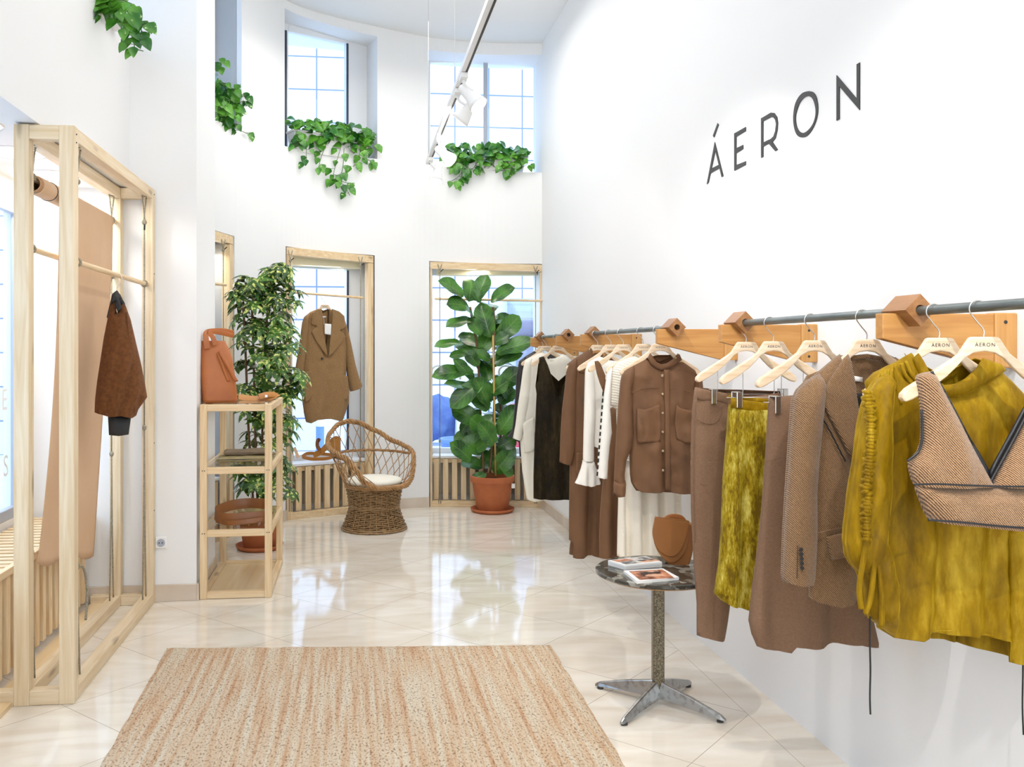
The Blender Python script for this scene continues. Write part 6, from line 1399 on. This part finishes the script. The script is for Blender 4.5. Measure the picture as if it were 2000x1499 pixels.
# ================================================================ FAR RAIL
g, pl = garment('slip_dress', 'dark olive velvet V-neck slip dress, nearest on the far rail', 'dress', 'slip')
cloth('body', pl, [(1053, 699), (1062, 696), (1070, 714), (1080, 744), (1091, 774), (1098, 758), (1108, 736), (1117, 712), (1124, 704), (1132, 706), (1134, 760), (1138, 850), (1140, 977), (1112, 975), (1078, 976), (1042, 974), (1042, 930), (1044, 860), (1047, 790), (1048, 770), (1046, 755), (1051, 742), (1052, 720)], 'velvet_black', g, t=.04, r=.07, hem=970, fold=(.010, .13, .5), wr=.003, back=[(1053, 699), (1062, 696), (1075, 730), (1091, 745), (1108, 730), (1124, 704), (1132, 706), (1134, 760), (1138, 850), (1140, 977), (1042, 974), (1044, 860), (1048, 770), (1046, 755)])
g, pl = garment('wool_cardigan', 'long cream wool cardigan with patch pockets on the far rail', 'cardigan', 'cardigan')
cloth('body', pl, [(1062, 688), (1052, 690), (1040, 696), (1026, 703), (1022, 740), (1018, 800), (1016, 861), (1020, 920), (1029, 976), (1042, 979), (1060, 976), (1110, 975), (1112, 800), (1116, 720), (1110, 700), (1100, 692), (1084, 700), (1070, 702)], 'cream', g, t=.045, r=.06, hem=970, fold=(.006, .1), wr=.004)
cloth('sleeve', pl, [(1038, 698), (1024, 706), (1020, 725), (1017, 750), (1011, 790), (1006, 830), (1001, 856), (1012, 860), (1018, 860), (1026, 820), (1034, 780), (1038, 730)], 'cream', g, t=.035, r=.04, off=.02, hem=854, wr=.004)
patch('patch_pocket', pl, [(1019, 826), (1040, 814), (1042, 870), (1040, 880), (1022, 884)], 'cream', g, .050, .005)
patch('neck_facing', pl, [(1072, 700), (1086, 706), (1098, 700), (1100, 735), (1094, 765), (1090, 775), (1080, 745)], 'cream', g, .03, .003)
g, pl = garment('black_jacket', 'black jacket hanging last on the far rail, partly behind the fig', 'jacket', 'jacket')
cloth('body', pl, [(1044, 686), (1030, 694), (1016, 704), (1012, 760), (1012, 850), (1015, 892), (1060, 896), (1096, 890), (1098, 760), (1090, 700), (1072, 690), (1060, 698)], 'silk_black', g, t=.04, r=.06, hem=885, fold=(.005, .1))
cloth('sleeve', pl, [(1026, 696), (1013, 706), (1008, 732), (1006, 770), (1003, 810), (1000, 838), (990, 853), (1002, 858), (1014, 864), (1018, 840), (1020, 790), (1022, 740)], 'silk_black', g, t=.035, r=.04, off=.015, hem=850)

# ================================================================ CAMEL COAT in the back window
A_, d_, n_, L_, C_ = FR[2]
pl = Plane(A_.x - n_.x * .02, A_.y - n_.y * .02, math.degrees(atan2(d_.y, d_.x)))
hc = pl.q(632, 580)
h = dup(H0, (hc.x, hc.y, pl.q(632, 577).z - .014), pl.a, 'pale wooden hanger inside the camel coat collar', None)
g = thing('wool_coat', 'oversized camel wool coat with wide lapels hanging in the back window', 'coat', pl.q(632, 820))
cloth('body', pl, [(622, 603), (608, 609), (596, 620), (593, 640), (591, 680), (589, 724), (589, 749), (590, 781), (594, 806), (598, 825), (604, 827), (615, 820), (640, 818), (660, 823), (668, 824), (674, 808), (680, 788), (680, 768), (675, 737), (676, 680), (672, 632), (664, 618), (650, 607), (642, 603), (641, 640), (634, 692), (628, 660), (624, 630)], 'camel', g, t=.06, tb=.05, r=.10, hem=815, fold=(.010, .2, .9, .1), wr=.003, sp=.018,
      back=[(622, 603), (596, 620), (591, 680), (589, 749), (594, 806), (598, 825), (640, 815), (668, 824), (674, 808), (680, 788), (675, 737), (676, 680), (672, 632), (650, 607), (642, 603), (632, 607)])
cloth('sleeve', pl, [(606, 609), (594, 619), (590, 630), (586, 660), (580, 700), (575, 730), (572, 747), (579, 757), (585, 761), (589, 740), (593, 710), (598, 670), (602, 630)], 'camel', g, t=.05, r=.06, off=.01, hem=745)
cloth('sleeve', pl, [(660, 610), (670, 622), (675, 636), (684, 672), (692, 711), (700, 740), (706, 753), (695, 760), (683, 765), (678, 740), (674, 700), (670, 660), (664, 630)], 'camel', g, t=.05, r=.06, off=.01, hem=752)
patch('lapel', pl, [(622, 604), (612, 606), (604, 613), (602, 634), (612, 638), (602, 649), (612, 668), (624, 686), (634, 698), (629, 664), (625, 640), (624, 618)], 'camel', g, .062, .008)
patch('lapel', pl, [(642, 604), (656, 609), (666, 618), (669, 641), (658, 646), (670, 658), (658, 674), (646, 688), (635, 698), (638, 664), (641, 640), (643, 618)], 'camel', g, .064, .008)
patch('inner_collar', pl, [(623, 606), (632, 612), (642, 606), (641, 650), (634, 690), (628, 660), (625, 632)], 'camel', g, -.02, .003)
line(pl, [(633, 700), (631, 740), (628, 780), (622, 820)], .066, .0022, 'camel', g, 'front_edge')
button(pl, 629, 701, .072, .011, 'dark_plastic', g)
patch('patch_pocket', pl, [(590, 728), (600, 724), (607, 722), (607, 770), (600, 782), (592, 786), (590, 760)], 'camel', g, .050, .006)
patch('patch_pocket', pl, [(656, 727), (664, 731), (674, 736), (677, 768), (672, 782), (654, 780), (653, 750)], 'camel', g, .052, .006)
patch('hang_tag', pl, [(626, 633), (639, 634), (638, 655), (626, 653)], 'label', g, .085, .002)
line(pl, [(632, 620), (633, 628), (632.5, 634)], .086, .0014, 'label', g, 'tag_string')
patch('neck_label', pl, [(627, 618), (638, 618), (638, 621), (627, 621)], 'label', g, -.010, .001)
# ================================================================ STREET
def lump(c, r, sc, seed, k=.25, seg=28, rings=16):
    m = M(); m.ball((0, 0, 0), 1, (1, 1, 1), seg, rings)
    m.v = [Vector(c) + Vector((v.x * sc[0], v.y * sc[1], v.z * sc[2])) * (r * (1 + k * noise.noise(v * 2.2 + Vector((seed, 0, 0))))) for v in m.v]
    return m
t = thing('covered_scooter', 'scooter under a crumpled blue tarpaulin parked outside the right-hand window', 'scooter', (1.1, 12.3, -.1))
m = lump((1.06, 12.3, .56), .36, (1.0, .55, .85), 3, .35); m.v = [Vector((v.x, v.y, max(v.z, .22))) for v in m.v]; m.build('tarpaulin', 'blue', t, smooth=True)
for x in (.85, 1.5):
    m = M(); m.tube([(x + .17 * cos(a), 12.3, .08 + .17 * sin(a)) for a in [2 * pi * i / 24 for i in range(24)]], .045, 8, True); m.build('wheel', 'dark_plastic', t, smooth=True)
m = M(); m.box((1.35, 12.0, .28), (1.8, 12.5, .62)); m.build('seat_box', 'frame_white', t, bevel=.08, seg=4)
m = M(); m.bar((.7, 12.25, .22), (1.9, 12.25, .22), .06, .04); m.build('footboard', 'blue_grey', t)
m = M(); m.lathe([(0, 0), (.2, 0), (.27, .45), (.29, .45), (.29, .5), (.25, .5), (.25, .44), (0, .42)], (1.25, 10.4, -.02), 28); o = tag(m.build('street_planter', 'pot_blue', smooth=True), 'blue plant pot standing on the pavement outside', 'planter')
t = thing('parked_car', 'red car glimpsed through the fig leaves', 'car', (3.4, 13.2, -.1))
m = M(); m.prism([(2.2, 13.9, .05), (2.2, 13.9, .62), (2.6, 13.9, .70), (2.95, 13.9, 1.05), (4.6, 13.9, 1.05), (5.1, 13.9, .7), (5.2, 13.9, .1)], (0, -1, 0), 1.3); m.build('body', 'red', t, bevel=.06, seg=4)
for x in (2.8, 4.6):
    m = M(); m.tube([(x, 12.55, .2), (x, 12.75, .2)], .3, 20); m.build('wheel', 'dark_plastic', t)
m = M(); m.box((2.95, 12.58, .74), (4.5, 12.6, 1.0)); m.build('side_window', 'seal', t)
t = thing('shop_awning', 'blue-grey awning and window bay on the building opposite', 'awning', (3.2, 14.4, 1.5))
m = M(); m.prism([(2.45, 14.5, 1.7), (2.45, 14.5, 2.35), (2.45, 13.8, 2.15), (2.45, 13.8, 1.95)], (1, 0, 0), 2.4); m.build('awning_cover', 'blue_grey', t, bevel=.05)
m = M(); m.box((2.6, 14.38, .7), (4.2, 14.5, 1.7)); m.build('shop_window', 'blue_grey', t)
t = thing('street_lamp', 'grey box lantern on the wall seen at the edge of the upper right window', 'lamp', (2.42, 13.9, 5.9))
m = M(); m.box((2.15, 13.8, 5.95), (2.5, 14.1, 6.55)); m.build('lantern_box', 'mullion', t, bevel=.03)
m = M(); m.bar((2.3, 14.1, 6.2), (2.3, 14.5, 6.2), .06, .06); m.build('bracket', 'mullion', t)
t = thing('street_bollard', 'blue bollard on the paving seen below the camel coat', 'bollard', (-.45, 12.0, -.1))
m = M(); m.lathe([(0, 0), (.09, 0), (.08, .06), (.055, .08), (.05, .75), (.06, .78), (.05, .85), (0, .88)], (-.45, 12.0, -.1), 20); m.build('post', 'pot_blue', t, smooth=True)
m = M(); m.lathe([(.053, .60), (.055, .61), (.055, .68), (.053, .69)], (-.45, 12.0, -.1), 20); m.build('reflective_band', 'white_plastic', t, smooth=True)
